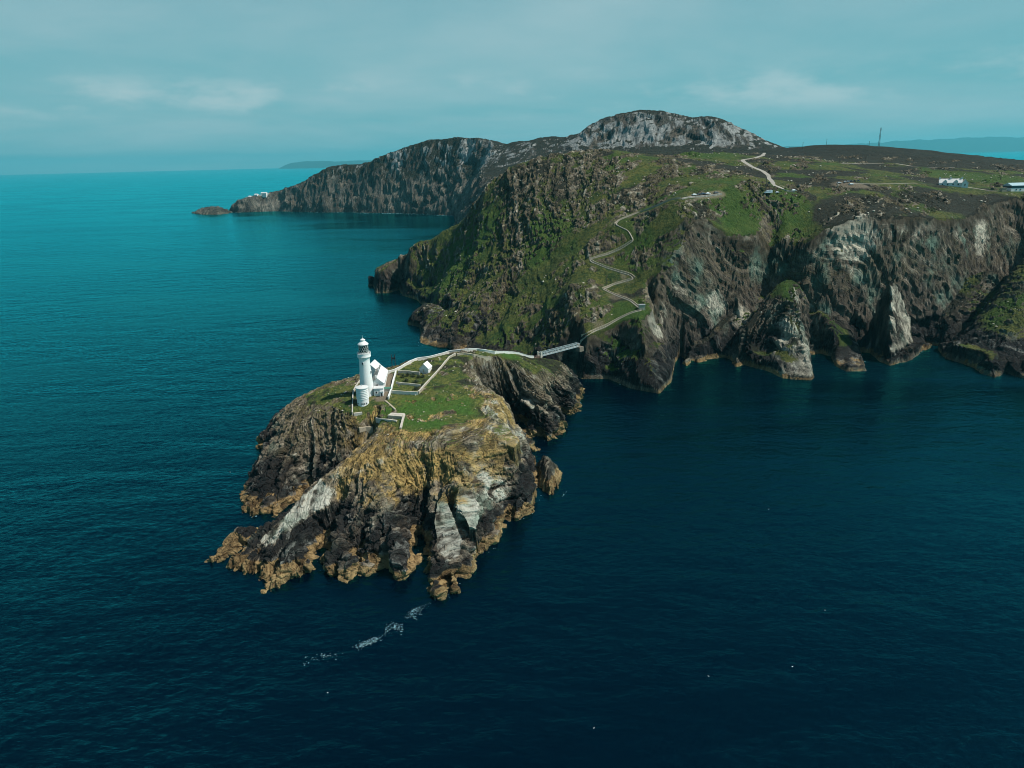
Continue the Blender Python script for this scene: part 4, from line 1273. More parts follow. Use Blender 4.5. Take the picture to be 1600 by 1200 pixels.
AN = empty('flat_annex', (-66.9, 336.6, h_isl(-67, 336)), math.radians(4))
AN.scale = (0.74, 0.9, 0.9)
tag(AN, 'low flat-roofed white annex at the foot of the lighthouse', 'annex')
MB().box((0, 0, 0.9), (6.4, 4.6, 6.2)).build('wall', M_WHITE, AN)
MB().box((0, 0, 4.13), (6.9, 5.1, 0.26)).build('roof', M_GREYROOF, AN)
MB().box((0, 0, 3.45), (6.6, 4.8, 0.22)).build('string_course', M_WHITE, AN)
pb = MB().box((2.2, -3.0, 0.6), (2.2, 1.7, 4.2)).build('porch', M_WHITE, AN)
MB().box((2.2, -3.0, 2.82), (2.5, 2.0, 0.2)).build('porch_roof', M_WHITEROOF, pb)
MB().box((2.2, -3.86, 0.95), (0.95, 0.1, 2.0)).build('door', M_BLACK, AN)
wall_opening(AN, -1.4, -2.3, 1.8, 0.9, 1.1, '-y')
GR = hi(606, 611)
MB_ = MB().box((0, 0, 0.9), (3.4, 2.6, 2.4)).box((0, 0, 2.2), (3.7, 2.9, 0.18))
sh = empty('tank_shelter', GR, math.radians(6))
tag(sh, 'small low shelter with green roof in the yard', 'shelter')
MB().box((0, 0, 0.5), (3.2, 2.4, 2.2)).build('wall', M_WHITE2, sh)
MB().box((0, 0, 1.68), (3.7, 2.9, 0.16)).build('roof', M_GREEN, sh)
hp = hi(664, 583)
H3 = gable_house('garden_hut', 'small white gabled hut at the corner of the walled garden', 'hut', (hp[0] + 0.2, hp[1] + 2.6, hp[2]), math.radians(-14), 5.0, 5.6, 2.4, 2.5, M_WHITE, M_WHITE2, M_WHITEROOF)
wall_opening(H3, -0.2, -2.8, 1.2, 0.9, 1.9, '-y', M_WHITE2, 'door')


# ------------------------------------------------------------------ walls on the ground
def resample(pts, step):
    pts = [np.array(p[:2], float) for p in pts]
    out = [pts[0]]
    for a, b in zip(pts[:-1], pts[1:]):
        n = max(1, int(round(np.linalg.norm(b - a) / step)))
        out += [a + (b - a) * (k + 1) / n for k in range(n)]
    return out


def smooth_line(pts, step, it=3):
    p = np.array(resample(pts, step))
    for _ in range(it):
        p[1:-1] = 0.25 * p[:-2] + 0.5 * p[1:-1] + 0.25 * p[2:]
    return list(p)


def ground_wall(name, label, pts, height, width, mat, ground, cat='wall', cope=None, step=2.0, wob=0.08, level=True, group=None):
    """a wall that follows the ground, its top stepping gently"""
    line = resample(pts, step)
    zs = np.array([ground(*p) for p in line])
    if level:
        zt = np.convolve(np.pad(zs, 2, 'edge'), np.ones(5) / 5, 'valid')
    else:
        zt = zs
    V, Fs, C = [], [], []
    n = len(line)
    for k in range(n):
        a, b = line[max(0, k - 1)], line[min(n - 1, k + 1)]
        d = (b - a) / (np.linalg.norm(b - a) + 1e-9)
        nx_ = np.array([-d[1], d[0]])
        wv = width / 2 * (1 + rng.uniform(-wob, wob))
        top = zt[k] + height * (1 + rng.uniform(-wob, wob))
        for sgn in (-1, 1):
            q = line[k] + nx_ * wv * sgn
            V += [(q[0], q[1], zs[k] - 1.6), (q[0], q[1], top)]
            q2 = line[k] + nx_ * (wv + 0.10) * sgn
            C += [(q2[0], q2[1], top + 0.004), (q2[0], q2[1], top + 0.16)]
    for k in range(n - 1):
        a, b = 4 * k, 4 * (k + 1)
        Fs += [(a, a + 1, b + 1, b), (a + 2, b + 2, b + 3, a + 3), (a + 1, a + 3, b + 3, b + 1), (a, b, b + 2, a + 2)]
    Fs += [(0, 2, 3, 1), (4 * n - 4, 4 * n - 3, 4 * n - 1, 4 * n - 2)]
    t = empty(name, (line[0][0], line[0][1], zs[0]))
    tag(t, label, cat, group)
    sh_ = lambda L_: [(p[0] - t.location.x, p[1] - t.location.y, p[2] - t.location.z) for p in L_]
    MB().add(sh_(V), Fs).build('wall_body', mat, t)
    if cope:
        MB().add(sh_(C), Fs).build('coping', cope, t)
    return t


def isl_line(px):
    return [hi(*p) for p in px]


ground_wall('path_wall', 'long bright white wall curving over the island crest to the bridge', isl_line([(606, 584), (617, 581), (626, 576), (640, 568), (652, 562), (668, 557), (684, 554), (702, 551), (722, 549), (745, 548), (758, 550), (773, 553), (788, 552), (800, 553), (818, 556), (834, 559)]), 1.25, 0.5, M_WALL, h_isl, cope=M_WHITE)
ground_wall('garden_wall', 'buff wall climbing diagonally up the right side of the garden', isl_line([(654, 616), (668, 599), (690, 575), (703, 560), (712, 555)]), 1.1, 0.5, M_STONE, h_isl, cope=M_WHITE2)
ground_wall('cliff_wall', 'low buff stone wall along the cliff edge near the crest', isl_line([(714, 555), (725, 554), (740, 556), (752, 559), (767, 563)]), 0.9, 0.9, M_STONE, h_isl, cope=M_STONE)
ground_wall('garden_wall', 'white wall along the front of the walled garden', isl_line([(612, 615), (632, 616), (653, 617)]), 1.4, 0.45, M_WALL, h_isl, cope=M_WHITE2)
ground_wall('garden_wall', 'white wall between the yard and the walled garden', isl_line([(619, 583), (615, 597), (611, 613), (607, 625)]), 1.35, 0.5, M_WALL, h_isl, cope=M_WHITE)
ground_wall('garden_wall', 'white cross wall through the middle of the garden', isl_line([(619, 600), (638, 602), (657, 604)]), 0.9, 0.4, M_WALL, h_isl, cope=M_WHITE2)
ground_wall('garden_wall', 'pinkish white wall along the back of the garden by the hut', isl_line([(622, 583), (640, 584), (656, 586)]), 1.3, 0.45, M_WHITE2, h_isl, cope=M_WHITE2)
ground_wall('boundary_wall', 'thin pale wall running down left of the fog-signal house', isl_line([(563, 596), (556, 606), (552, 614), (551, 632), (551, 650)]), 1.0, 0.5, M_WHITE2, h_isl)
ground_wall('ruined_wall', 'short pale stone kerb crossing the lawn below the yard', isl_line([(602, 627), (610, 634), (618, 642)]), 0.5, 0.8, M_STONE, h_isl)
ground_wall('ruined_wall', 'low ruined wall left of the stone platform', isl_line([(588, 656), (604, 657), (620, 658)]), 0.5, 0.9, M_WHITE2, h_isl)
ground_wall('ruined_wall', 'low ruined wall running downhill from the stone platform', isl_line([(632, 649), (629, 659), (626, 671)]), 0.8, 0.9, M_WHITE2, h_isl)
ground_wall('ruined_wall', 'broken wall stub on the brow above the orange rocks', isl_line([(561, 671), (572, 670), (583, 672)]), 0.9, 1.2, M_STONE, h_isl)
ground_wall('ruined_wall', 'short wall footing at the foot of the thin boundary wall', isl_line([(553, 648), (566, 646)]), 0.7, 1.1, M_WHITE2, h_isl)
pf_ = [hi(*p) for p in ((611, 647), (632, 647), (628, 655), (606, 655))]
zt = max(p[2] for p in pf_) + 0.35
pl = empty('stone_platform', (pf_[0][0], pf_[0][1], zt))
tag(pl, 'flat pale stone platform on the lawn below the lighthouse', 'platform')
MB().add([(p[0] - pf_[0][0], p[1] - pf_[0][1], -2.0) for p in pf_] + [(p[0] - pf_[0][0], p[1] - pf_[0][1], 0) for p in pf_],
         [(0, 1, 2, 3), (4, 5, 6, 7), (0, 1, 5, 4), (1, 2, 6, 5), (2, 3, 7, 6), (3, 0, 4, 7)]).build('footing', M_STONE, pl)
q0, q1, q2, q3 = [np.array([p[0] - pf_[0][0], p[1] - pf_[0][1]]) for p in pf_]
for i in range(4):
    for j in range(2):
        u0, u1, v0, v1 = i / 4 + .01, (i + 1) / 4 - .01, j / 2 + .02, (j + 1) / 2 - .02
        cs = [(q0 * (1 - u) + q1 * u) * (1 - v) + (q3 * (1 - u) + q2 * u) * v for u, v in ((u0, v0), (u1, v0), (u1, v1), (u0, v1))]
        dz = rng.uniform(0.06, 0.12)
        MB().add([(c[0], c[1], 0.004) for c in cs] + [(c[0], c[1], dz) for c in cs], [(0, 1, 2, 3), (4, 5, 6, 7), (0, 1, 5, 4), (1, 2, 6, 5), (2, 3, 7, 6), (3, 0, 4, 7)]).build('slab', M_WHITE2, pl)


# ------------------------------------------------------------------ poles and masts
def pole(label, foot, h, arm=1.6, r=0.24, name='telegraph_pole', group=None, mat=None):
    t = empty(name, foot)
    tag(t, label, 'pole', group)
    mat = mat or M_WOOD
    MB().tube((0, 0, -1.2), (0, 0, h), r, 8, r * 0.7).build('shaft', mat, t)
    if arm:
        a = MB().box((0, 0, h - 0.45), (arm, 0.14, 0.16)).build('crossarm', mat, t)
        for x_ in (-0.42, 0.0, 0.42):
            MB().lathe([(0.07, h - 0.37), (0.09, h - 0.25), (0.05, h - 0.12)], 6, (x_ * arm, 0, 0)).build('insulator', M_WHITE2, a)
    return t


G_P = 'telegraph poles'
pole('dark pole with crossarm behind the left of the island crest wall', hi(731, 549) + np.array([0, 1.2, 0]), 7.0, 2.2, group=G_P)
pole('thin dark pole behind the white crest wall nearest the bridge', hi(792, 553) + np.array([0, 1.2, 0]), 8.0, 0, group=G_P)
fr0 = hi(613, 578) + np.array([0, 5.5, 0])
fr0[2] = h_isl(fr0[0], fr0[1])
ft = empty('signal_frame', fr0)
tag(ft, 'dark twin-post frame standing behind the keepers house', 'frame')
for x_ in (-0.9, 0.9):
    MB().tube((x_, 0, -1), (x_, 0, 7.4), 0.2, 8).build('post', M_BLACK, ft)
for z_ in (4.2, 5.6):
    MB().box((0, 0, z_), (2.4, 0.25, 0.22)).build('rail', M_BLACK, ft)
MB().box((0, 0.25, 4.9), (1.4, 0.12, 0.7)).build('panel', M_BLACK, ft)
for px, py, h, lab in ((948, 443, 6.5, 'pole beside the upper bend of the zigzag steps'), (1197, 290, 8, 'pole by the road above the white van'), (1311, 256, 9, 'pole at the start of the far moorland track'),
                       (1230, 250, 9, 'pole on the moor right of the winding road'), (1352, 252, 8, 'lone pole in the middle of the brown moor'), (1563, 281, 8, 'pole on the moor above the long shed'), (1494, 262, 8, 'pole on the moor above the white cottages')):
    pole('dark ' + lab, hm(px, py), h, 1.8, 0.28, group=G_P)
for px, py, h, lab in ((1291, 228, 11, 'thin aerial pole on the skyline left of the mast hill'), (1358, 226, 7, 'short aerial pole on the skyline beside the lattice mast'), (1254, 232, 9, 'thin aerial pole on the skyline nearest the mountain')):
    p = at_y(px, py, 1150)
    pole(lab, (p[0], p[1], float(far_base(p[0:1], p[1:2])[0])), h, 2.0, 0.28, name='aerial_pole', group='aerial poles on the skyline', mat=M_BLACK)
mp0 = at_y(1373, 227, 1150)
mz = float(far_base(mp0[0:1], mp0[1:2])[0])
mast = empty('lattice_mast', (mp0[0], mp0[1], mz))
tag(mast, 'tall dark lattice radio mast on the skyline hill', 'mast')
MH = 27.0
mlegs = [(-1.1, -0.65), (1.1, -0.65), (0, 1.25)]
for (x_, y_) in mlegs:
    MB().tube((x_, y_, -2), (x_ * 0.55, y_ * 0.55, MH), 0.2, 6, 0.14).build('leg', M_BLACK, mast)
lt = MB()
for k in range(12):
    z0, z1 = k * MH / 12, (k + 1) * MH / 12
    for a, b in ((0, 1), (1, 2), (2, 0)):
        s0, s1 = 1 - 0.45 * z0 / MH, 1 - 0.45 * z1 / MH
        pa, pb_ = (mlegs[a][0] * s0, mlegs[a][1] * s0, z0), (mlegs[b][0] * s1, mlegs[b][1] * s1, z1)
        lt.tube(pa, pb_, 0.10, 4)
        lt.tube((mlegs[a][0] * s1, mlegs[a][1] * s1, z1), pb_, 0.10, 4)
lt.build('bracing', M_BLACK, mast)
for z_, x_ in ((24.5, 0.9), (17, -0.9), (14.5, 0.9)):
    MB().lathe([(0.15, -0.3), (0.75, 0.0), (0.8, 0.12), (0.1, 0.1)], 12, (x_, -0.8, z_)).build('dish', M_WHITE2, mast)

# ------------------------------------------------------------------ footbridge
BA, BB = at(846, 557, 25.6), at(905, 541.5, 25.6)
bd = BB[:2] - BA[:2]
bl = float(np.linalg.norm(bd))
br = empty('footbridge', (BA[0], BA[1], 25.6), math.atan2(bd[1], bd[0]))
tag(br, 'pale aluminium lattice footbridge spanning the gap to the mainland', 'bridge')
BWID, BHT, NB_ = 2.4, 2.4, 14
dk = MB().box((bl / 2, BWID / 2, -0.06), (bl, BWID, 0.14)).build('deck', M_PLANK, br)
for side, y_ in (('near', 0.0), ('far', BWID)):
    tr = MB()
    for z_ in (0.05, BHT * 0.42, BHT):
        tr.box((bl / 2, y_, z_), (bl, 0.24, 0.26 if z_ != BHT * 0.42 else 0.14))
    for k in range(NB_ + 1):
        x_ = bl * k / NB_
        tr.box((x_, y_, BHT / 2), (0.20, 0.2, BHT))
        if k < NB_:
            x2 = bl * (k + 1) / NB_
            a, b = ((x_, y_, 0.1), (x2, y_, BHT - 0.1)) if k % 2 else ((x_, y_, BHT - 0.1), (x2, y_, 0.1))
            tr.tube(a, b, 0.10, 4)
    tr.build('side_truss', M_STEEL, br)
for k in range(NB_ + 1):
    MB().box((bl * k / NB_, BWID / 2, BHT), (0.16, BWID, 0.16)).build('cross_beam', M_STEEL, br)
pr = empty('bridge_pier', (BA[0], BA[1], 24.0), math.atan2(bd[1], bd[0]))
tag(pr, 'pale stone pier carrying the island end of the footbridge', 'pier')
MB().box((-0.6, BWID / 2, -4.0), (1.6, 3.6, 11.0)).build('shaft', M_WHITE2, pr)
MB().box((-0.6, BWID / 2, 1.62), (2.0, 4.0, 0.25)).build('cap', M_STONE, pr)
for y_ in (-0.4, BWID + 0.4):
    MB().box((-0.6, y_, 3.2), (0.7, 0.7, 3.0)).build('gate_pillar', M_WHITE2, pr)
rl = empty('landing_rail', (BA[0], BA[1], 25.3), math.atan2(bd[1], bd[0]))
tag(rl, 'rusty brown railing at the island landing of the bridge', 'railing')
for k in range(4):
    MB().box((-1.8 - k * 1.5, -0.2, 0.4), (0.22, 0.22, 3.2)).build('post', M_RUST, rl)
for z_ in (0.3, 1.0, 1.7):
    MB().box((-4.0, -0.2, z_), (4.8, 0.14, 0.22)).build('rail', M_RUST, rl)
MB().box((-4.0, 1.2, -1.2), (5.2, 3.4, 2.2)).build('landing_step', M_RUST, rl)
ab = empty('bridge_abutment', (BB[0], BB[1], 25.0), math.atan2(bd[1], bd[0]))
tag(ab, 'brown stone abutment where the bridge meets the mainland cliff', 'abutment')
M_DSTONE = plain_mat('dark_abutment_stone', (0.13, 0.11, 0.085), 0.9, 0.35, 1.2, bump=0.6)
MB().box((2.0, BWID / 2, -1.6), (4.2, 3.6, 3.2), 0, 0.92).build('masonry', M_DSTONE, ab)
MB().box((1.9, BWID + 0.3, 0.9), (3.0, 0.5, 1.6)).build('parapet', M_DSTONE, ab)


# ------------------------------------------------------------------ path, lane and roads laid on the ground
def strip(name, label, pts, width, mat, lift, step=1.6):
    line = smooth_line(pts, step, 1)
    V, Fs = [], []
    n = len(line)
    zs = np.array([h_main(*p) for p in line])
    zs = np.convolve(np.pad(zs, 2, 'edge'), np.ones(5) / 5, 'valid')
    for k in range(n):
        a, b = line[max(0, k - 1)], line[min(n - 1, k + 1)]
        d = (b - a) / (np.linalg.norm(b - a) + 1e-9)
        nx_ = np.array([-d[1], d[0]])
        w_ = width / 2 * (1 + rng.uniform(-0.1, 0.1))
        for sgn in (-1, 1):
            q = line[k] + nx_ * w_ * sgn
            V += [(q[0], q[1], zs[k] + lift), (q[0], q[1], zs[k] - 3.0)]
    for k in range(n - 1):
        a, b = 4 * k, 4 * (k + 1)
        Fs += [(a, a + 2, b + 2, b), (a + 1, a, b, b + 1), (a + 2, a + 3, b + 3, b + 2)]
    Fs += [(0, 1, 3, 2), (4 * n - 4, 4 * n - 2, 4 * n - 1, 4 * n - 3)]
    o = MB().add(V, Fs).build(name, mat)
    tag(o, label, kind='structure')
    return o, line


strip('path', 'stone stepped path zigzagging down the headland to the bridge', STEPS, 0.9, M_PATH, 0.3)
strip('lane', 'narrow lane along the cliff top with parked cars', LANE, 4.5, M_ROAD, 0.12)
strip('road', 'pale road winding over the moor', ROAD, 4.2, M_ROAD, 0.25)
strip('track', 'pale straight track across the brown moor', ROAD2, 3.2, M_PATH, 0.3)
strip('farm_track', 'faint track past the white cottages to the shed', TRACK, 2.6, M_PATH, 0.15)


def off_line(pts, d):
    line = smooth_line(pts, 2.0, 2)
    out = []
    for k in range(len(line)):
        a, b = line[max(0, k - 1)], line[min(len(line) - 1, k + 1)]
        t = (b - a) / (np.linalg.norm(b - a) + 1e-9)
        out.append(line[k] + np.array([-t[1], t[0]]) * d)
    return out


for i0, i1, lab in ((0, 4, 'pale parapet along the lowest flight of the zigzag steps'), (4, 8, 'grey parapet of the second flight of steps beside the dark cleft'), (8, 11, 'pale parapet on the short middle flight of steps'),
                    (11, 16, 'pale parapet of the flight climbing left to the sharp upper bend'), (16, 20, 'pale parapet of the flight above the sharp upper bend'), (22, 26, 'pale parapet of the long top flight rising to the car park')):
    ground_wall('parapet_wall', lab, off_line(STEPS[i0:i1 + 1], 1.15 if i0 not in (4, 11) else -1.15), 0.6, 0.3, M_STONE, h_main, cat='parapet', group='parapets of the zigzag steps', cope=M_STONE)
lk = hm(1003, 484)
lo = empty('lookout_block', lk + np.array([0, 0.5, 0]))
tag(lo, 'small square stone lookout at the outer bend of the steps', 'lookout')
MB().box((0, 0, 1.2), (4.2, 3.6, 4.0)).build('wall', M_STONE, lo)
MB().box((0, 0, 3.3), (4.6, 4.0, 0.25)).build('roof', M_SLATE, lo)


# ------------------------------------------------------------------ cars
def car_paint(name, col):
    m, nd, ln, b = new_mat(name)
    geo = nd.new('ShaderNodeNewGeometry')
    n1 = tex_noise(nd, ln, geo.outputs['Position'], 2.5, 3)
    ln.new(mix_col(nd, ln, n1, tuple(c * 0.85 for c in col), col), b.inputs['Base Color'])
    b.inputs['Roughness'].default_value = 0.35
    b.inputs['Coat Weight'].default_value = 0.5
    return m


PAINT = {'white': car_paint('white_car_paint', (0.75, 0.76, 0.77)), 'silver': car_paint('silver_car_paint', (0.42, 0.44, 0.46)), 'black': car_paint('black_car_paint', (0.015, 0.016, 0.018)),
         'blue': car_paint('dark_blue_car_paint', (0.02, 0.045, 0.09)), 'grey': car_paint('grey_car_paint', (0.10, 0.105, 0.11)), 'red': car_paint('red_car_paint', (0.25, 0.02, 0.02))}


def make_car(label, loc, rz, paint, van=False, group=None, cat='car'):
    t = empty('parked_van' if van else 'parked_car', loc, rz)
    tag(t, label, cat, group)
    L_, W_ = (6.4, 2.2) if van else (4.3, 1.8)
    lo_, belt, top = (0.42, 1.5, 2.75) if van else (0.3, 0.92, 1.48)
    if van:
        prof = [(-L_ / 2, lo_), (-L_ / 2, 2.6), (-L_ / 2 + 0.2, top), (L_ / 2 - 1.7, top), (L_ / 2 - 0.75, 1.45), (L_ / 2 - 0.1, 1.2), (L_ / 2, 0.8), (L_ / 2 - 0.05, lo_)]
    else:
        prof = [(-L_ / 2, lo_ + .1), (-L_ / 2 + .05, belt - .05), (-L_ / 2 + 0.25, belt), (-L_ / 2 + 0.75, top - .05), (-L_ / 2 + 1.2, top), (0.25, top), (1.1, belt + .05), (L_ / 2 - 0.2, belt - .18), (L_ / 2, belt - .4), (L_ / 2 - .05, lo_)]
    n = len(prof)
    pts = []
    for sgn in (-1, 1):
        for x_, z_ in prof:
            in_ = 0.18 if z_ > belt + .1 else 0.0
            pts.append((x_, sgn * (W_ / 2 - in_), z_))
    fs = [tuple(range(n - 1, -1, -1)), tuple(range(n, 2 * n))] + [(k, (k + 1) % n, n + (k + 1) % n, n + k) for k in range(n)]
    MB().add(pts, fs).build('body', PAINT[paint], t, bevel=0.06)
    if van:
        gl_ = [((L_ / 2 - 1.25, 0, 2.1), (0.5, W_ - .5, 0.95))]
        for sgn in (-1, 1):
            MB().box((L_ / 2 - 1.65, sgn * (W_ / 2 - 0.09), 2.0), (0.8, 0.1, 0.6)).build('window', M_DARK, t)
            MB().box((-0.8, sgn * (W_ / 2 - 0.13), 2.05), (1.5, 0.1, 0.5)).build('window', M_DARK, t)
        MB().add([(L_ / 2 - 1.62, -0.8, top - .12), (L_ / 2 - 1.62, 0.8, top - .12), (L_ / 2 - 0.72, 0.9, 1.52), (L_ / 2 - 0.72, -0.9, 1.52), (L_ / 2 - 1.7, 0, 2.0)], [(0, 1, 2, 3), (0, 3, 4), (1, 4, 2), (0, 4, 1), (3, 2, 4)]).build('windscreen', M_DARK, t)
    else:
        for sgn in (-1, 1):
            y_ = sgn * (W_ / 2 - 0.10)
            y2 = sgn * (W_ / 2 - 0.17)
            MB().add([(-L_ / 2 + 0.6, y_, belt + .12), (0.9, y_, belt + .12), (0.3, y2, top - .1), (-L_ / 2 + 0.95, y2, top - .1), (-0.4, y_ - sgn * 0.2, belt + .2)], [(0, 1, 2, 3), (0, 1, 4), (1, 2, 4), (2, 3, 4), (3, 0, 4)]).build('side_window', M_DARK, t)
        MB().add([(0.32, -0.62, top + .015), (0.32, 0.62, top + .015), (1.13, 0.74, belt + .1), (1.13, -0.74, belt + .1), (0.4, 0, belt + .2)], [(0, 1, 2, 3), (0, 3, 4), (1, 4, 2), (0, 4, 1), (3, 2, 4)]).build('windscreen', M_DARK, t)
        MB().add([(-L_ / 2 + 0.72, -0.6, top - .04), (-L_ / 2 + 0.72, 0.6, top - .04), (-L_ / 2 + 0.24, 0.7, belt + .06), (-L_ / 2 + 0.24, -0.7, belt + .06), (-L_ / 2 + .9, 0, belt + .2)], [(0, 1, 2, 3), (0, 3, 4), (1, 4, 2), (0, 4, 1), (3, 2, 4)]).build('rear_window', M_DARK, t)
    wr = 0.38 if van else 0.32
    for x_ in (-L_ / 2 + 0.95, L_ / 2 - 0.9):
        for sgn in (-1, 1):
            w_ = MB().tube((x_, sgn * (W_ / 2 - 0.2), wr), (x_, sgn * (W_ / 2 + 0.03), wr), wr, 14).build('wheel', M_TYRE, t)
            MB().tube((x_, sgn * (W_ / 2 + 0.02), wr), (x_, sgn * (W_ / 2 + 0.05), wr), wr * 0.6, 10).build('rim', M_RIM, w_)
    for sgn in (-1, 1):
        MB().box((L_ / 2 - 0.04, sgn * (W_ / 2 - 0.35), lo_ + 0.38), (0.14, 0.42, 0.16)).build('headlight', M_LAMP, t)
    return t


def on_main(px, py):
    p = hm(px, py)
    return np.array([p[0], p[1], p[2] + 0.16])


G_C = 'cars parked on the headland'
for px, py, rz, paint, lab in ((1085, 306, 0.3, 'white', 'white car leftmost in the cliff-top row'), (1092, 305.3, 0.35, 'black', 'black car second in the cliff-top row'), (1098.5, 304.6, 0.3, 'blue', 'dark blue car in the middle of the cliff-top row'),
                               (1106, 304, 0.3, 'white', 'white car right of the dark blue one in the cliff-top row'), (1119, 302.6, 0.35, 'grey', 'dark grey car at the right end of the cliff-top row')):
    make_car(lab, on_main(px, py), rz, PAINT and paint, group=G_C)
for px, py, rz, paint, lab in ((1311, 287.2, 0.25, 'silver', 'silver car nearest the front of the upper car park'), (1320, 285.8, 1.2, 'white', 'white car second from left in the upper car park row'), (1325, 285, 1.2, 'silver', 'silver car beside the white one in the upper row'),
                               (1330, 284.6, 1.2, 'grey', 'grey car in the middle of the upper car park row'), (1335, 284.2, 1.2, 'black', 'black car near the right end of the upper row'), (1341, 284, 1.2, 'blue', 'dark blue car at the right end of the upper row'), (1330, 289.5, 0.1, 'white', 'white car parked alone across the upper car park')):
    make_car(lab, on_main(px, py), rz, paint, group=G_C)
make_car('large white van alone on the grass below the road', on_main(1200, 304), math.radians(176), 'white', van=True, cat='van')
make_car('small grey car parked right of the white van', on_main(1214, 302.5), 0.3, 'silver', group=G_C)
make_car('small white car at the bend where the road ends', on_main(1240, 299), 0.2, 'white', group=G_C)
# black road sign
sg = empty('road_sign', hm(1201, 291))
tag(sg, 'dark notice board beside the road above the van', 'sign')
MB().box((0, 0, 2.6), (2.0, 0.12, 1.4)).build('board', M_BLACK, sg)
for x_ in (-0.7, 0.7):
    MB().tube((x_, 0.1, -0.4), (x_, 0.1, 3.2), 0.07, 6).build('post', M_WOOD, sg)

# ------------------------------------------------------------------ cottages and shed on the moor
cp = hm(1487, 291)
co = gable_house('cottage', 'white cottage row with steep gables on the moor', 'cottage', (cp[0], cp[1] + 3, cp[2]), math.radians(62), 7.5, 19, 3.2, 3.4, M_WHITE, M_GREYROOF, M_GREYROOF)
for y_ in (-9.2, 0, 9.2):
    c_ = MB().box((0, y_, 7.0), (1.1, 1.3, 2.4)).build('chimney', M_WHITE, co)
    MB().box((0, y_, 8.3), (1.3, 1.5, 0.2)).build('chimney_cap', M_WHITE2, c_)
for y_ in (-6.5, -2.2, 2.2, 6.5):
    wall_opening(co, -3.75, y_, 1.7, 1.1, 1.3, '-x')
    wall_opening(co, 3.75, y_, 1.7, 1.1, 1.3, '+x')
for y_ in (-4.5, 4.5):
    MB().add([(-3.9, y_ - 1.6, 2.8), (-3.9, y_ + 1.6, 2.8), (-3.9, y_ + 1.6, 4.6), (-3.9, y_, 6.1), (-3.9, y_ - 1.6, 4.6), (-0.4, y_ - 1.6, 4.6), (-0.4, y_ + 1.6, 4.6), (-0.2, y_, 6.1)],
             [(0, 1, 2, 3, 4), (0, 4, 5), (1, 6, 2), (4, 3, 7, 5), (3, 2, 6, 7)]).build('dormer_gable', M_WHITE, co)
c2 = gable_house('cottage', 'lower white outbuilding joined to the right of the cottage row', 'cottage', (cp[0] + 9.5, cp[1] - 3.5, cp[2] - 0.3), math.radians(-20), 5.5, 7.5, 2.8, 3.4, M_WHITE, M_WHITE2, M_WHITEROOF)
wall_opening(c2, 0, -3.75, 1.6, 0.9, 1.8, '-y', M_DARK, 'door')
sp_ = hm(1592, 298)
sd = empty('long_shed', (sp_[0] + 6, sp_[1] + 2, sp_[2]), math.radians(4))
tag(sd, 'long low shed with pale blue roof and dark upper wall', 'shed')
MB().box((0, 0, 0.4), (34, 11, 4.4)).build('lower_wall', M_WHITE, sd)
MB().box((0, 0, 3.75), (34.1, 11.1, 2.3)).build('upper_cladding', plain_mat('dark_green_blue_cladding', (0.020, 0.045, 0.055), 0.5, 0.1), sd)
MB().add([(-17.4, -6, 4.9), (17.4, -6, 4.9), (17.4, 0, 7.2), (-17.4, 0, 7.2), (-17.4, 6, 4.9), (17.4, 6, 4.9), (-17.4, -6, 4.7), (17.4, -6, 4.7), (17.4, 6, 4.7), (-17.4, 6, 4.7)],
         [(0, 1, 2, 3), (3, 2, 5, 4), (6, 7, 1, 0), (8, 9, 4, 5), (6, 0, 3, 4, 9), (7, 8, 5, 2, 1), (6, 9, 8, 7)]).build('roof', M_BLUE, sd)
for x_ in (-12, -8, 0, 6, 12):
    wall_opening(sd, x_, -5.5, 1.4, 1.4, 1.0, '-y')
bk = hm(1567, 299)
bx_ = empty('block_store', bk)
tag(bx_, 'small buff block building left of the long shed', 'store')
MB().box((0, 0, 0.9), (4.2, 3.6, 4.0)).build('wall', M_STONE, bx_)
MB().box((0, 0, 3.0), (4.6, 4.0, 0.25)).build('roof', M_STONE, bx_)

# ------------------------------------------------------------------ the signal station on the far point
G_S = 'buildings of the far signal station'
for (px, py), w_, l_, rz, lab in (((413, 302.5), 9, 22, 1.25, 'long white building highest on the far point'), ((401, 304.5), 8, 14, 1.1, 'white building in the middle of the far point station'), ((391, 307.5), 7, 10, 1.2, 'small white building lowest on the far point')):
    p = hit(px, py + 2, far_base, 2300, 2640, 2.0)
    gable_house('station_house', lab, 'building', (p[0], p[1], p[2]), rz, w_, l_, 4.5, 3, M_WHITE, M_WHITEROOF, M_WHITEROOF, depth=10, group=G_S)
p0, p1 = hit(384, 310, far_base, 2300, 2640, 2.0), hit(421, 303, far_base, 2300, 2640, 2.0)
ground_wall('station_wall', 'white boundary wall stepping down the far point', [p0, p1], 3.5, 1.5, M_WALL, lambda x, y: float(far_base(np.array([x]), np.array([y]))[0]), step=10)


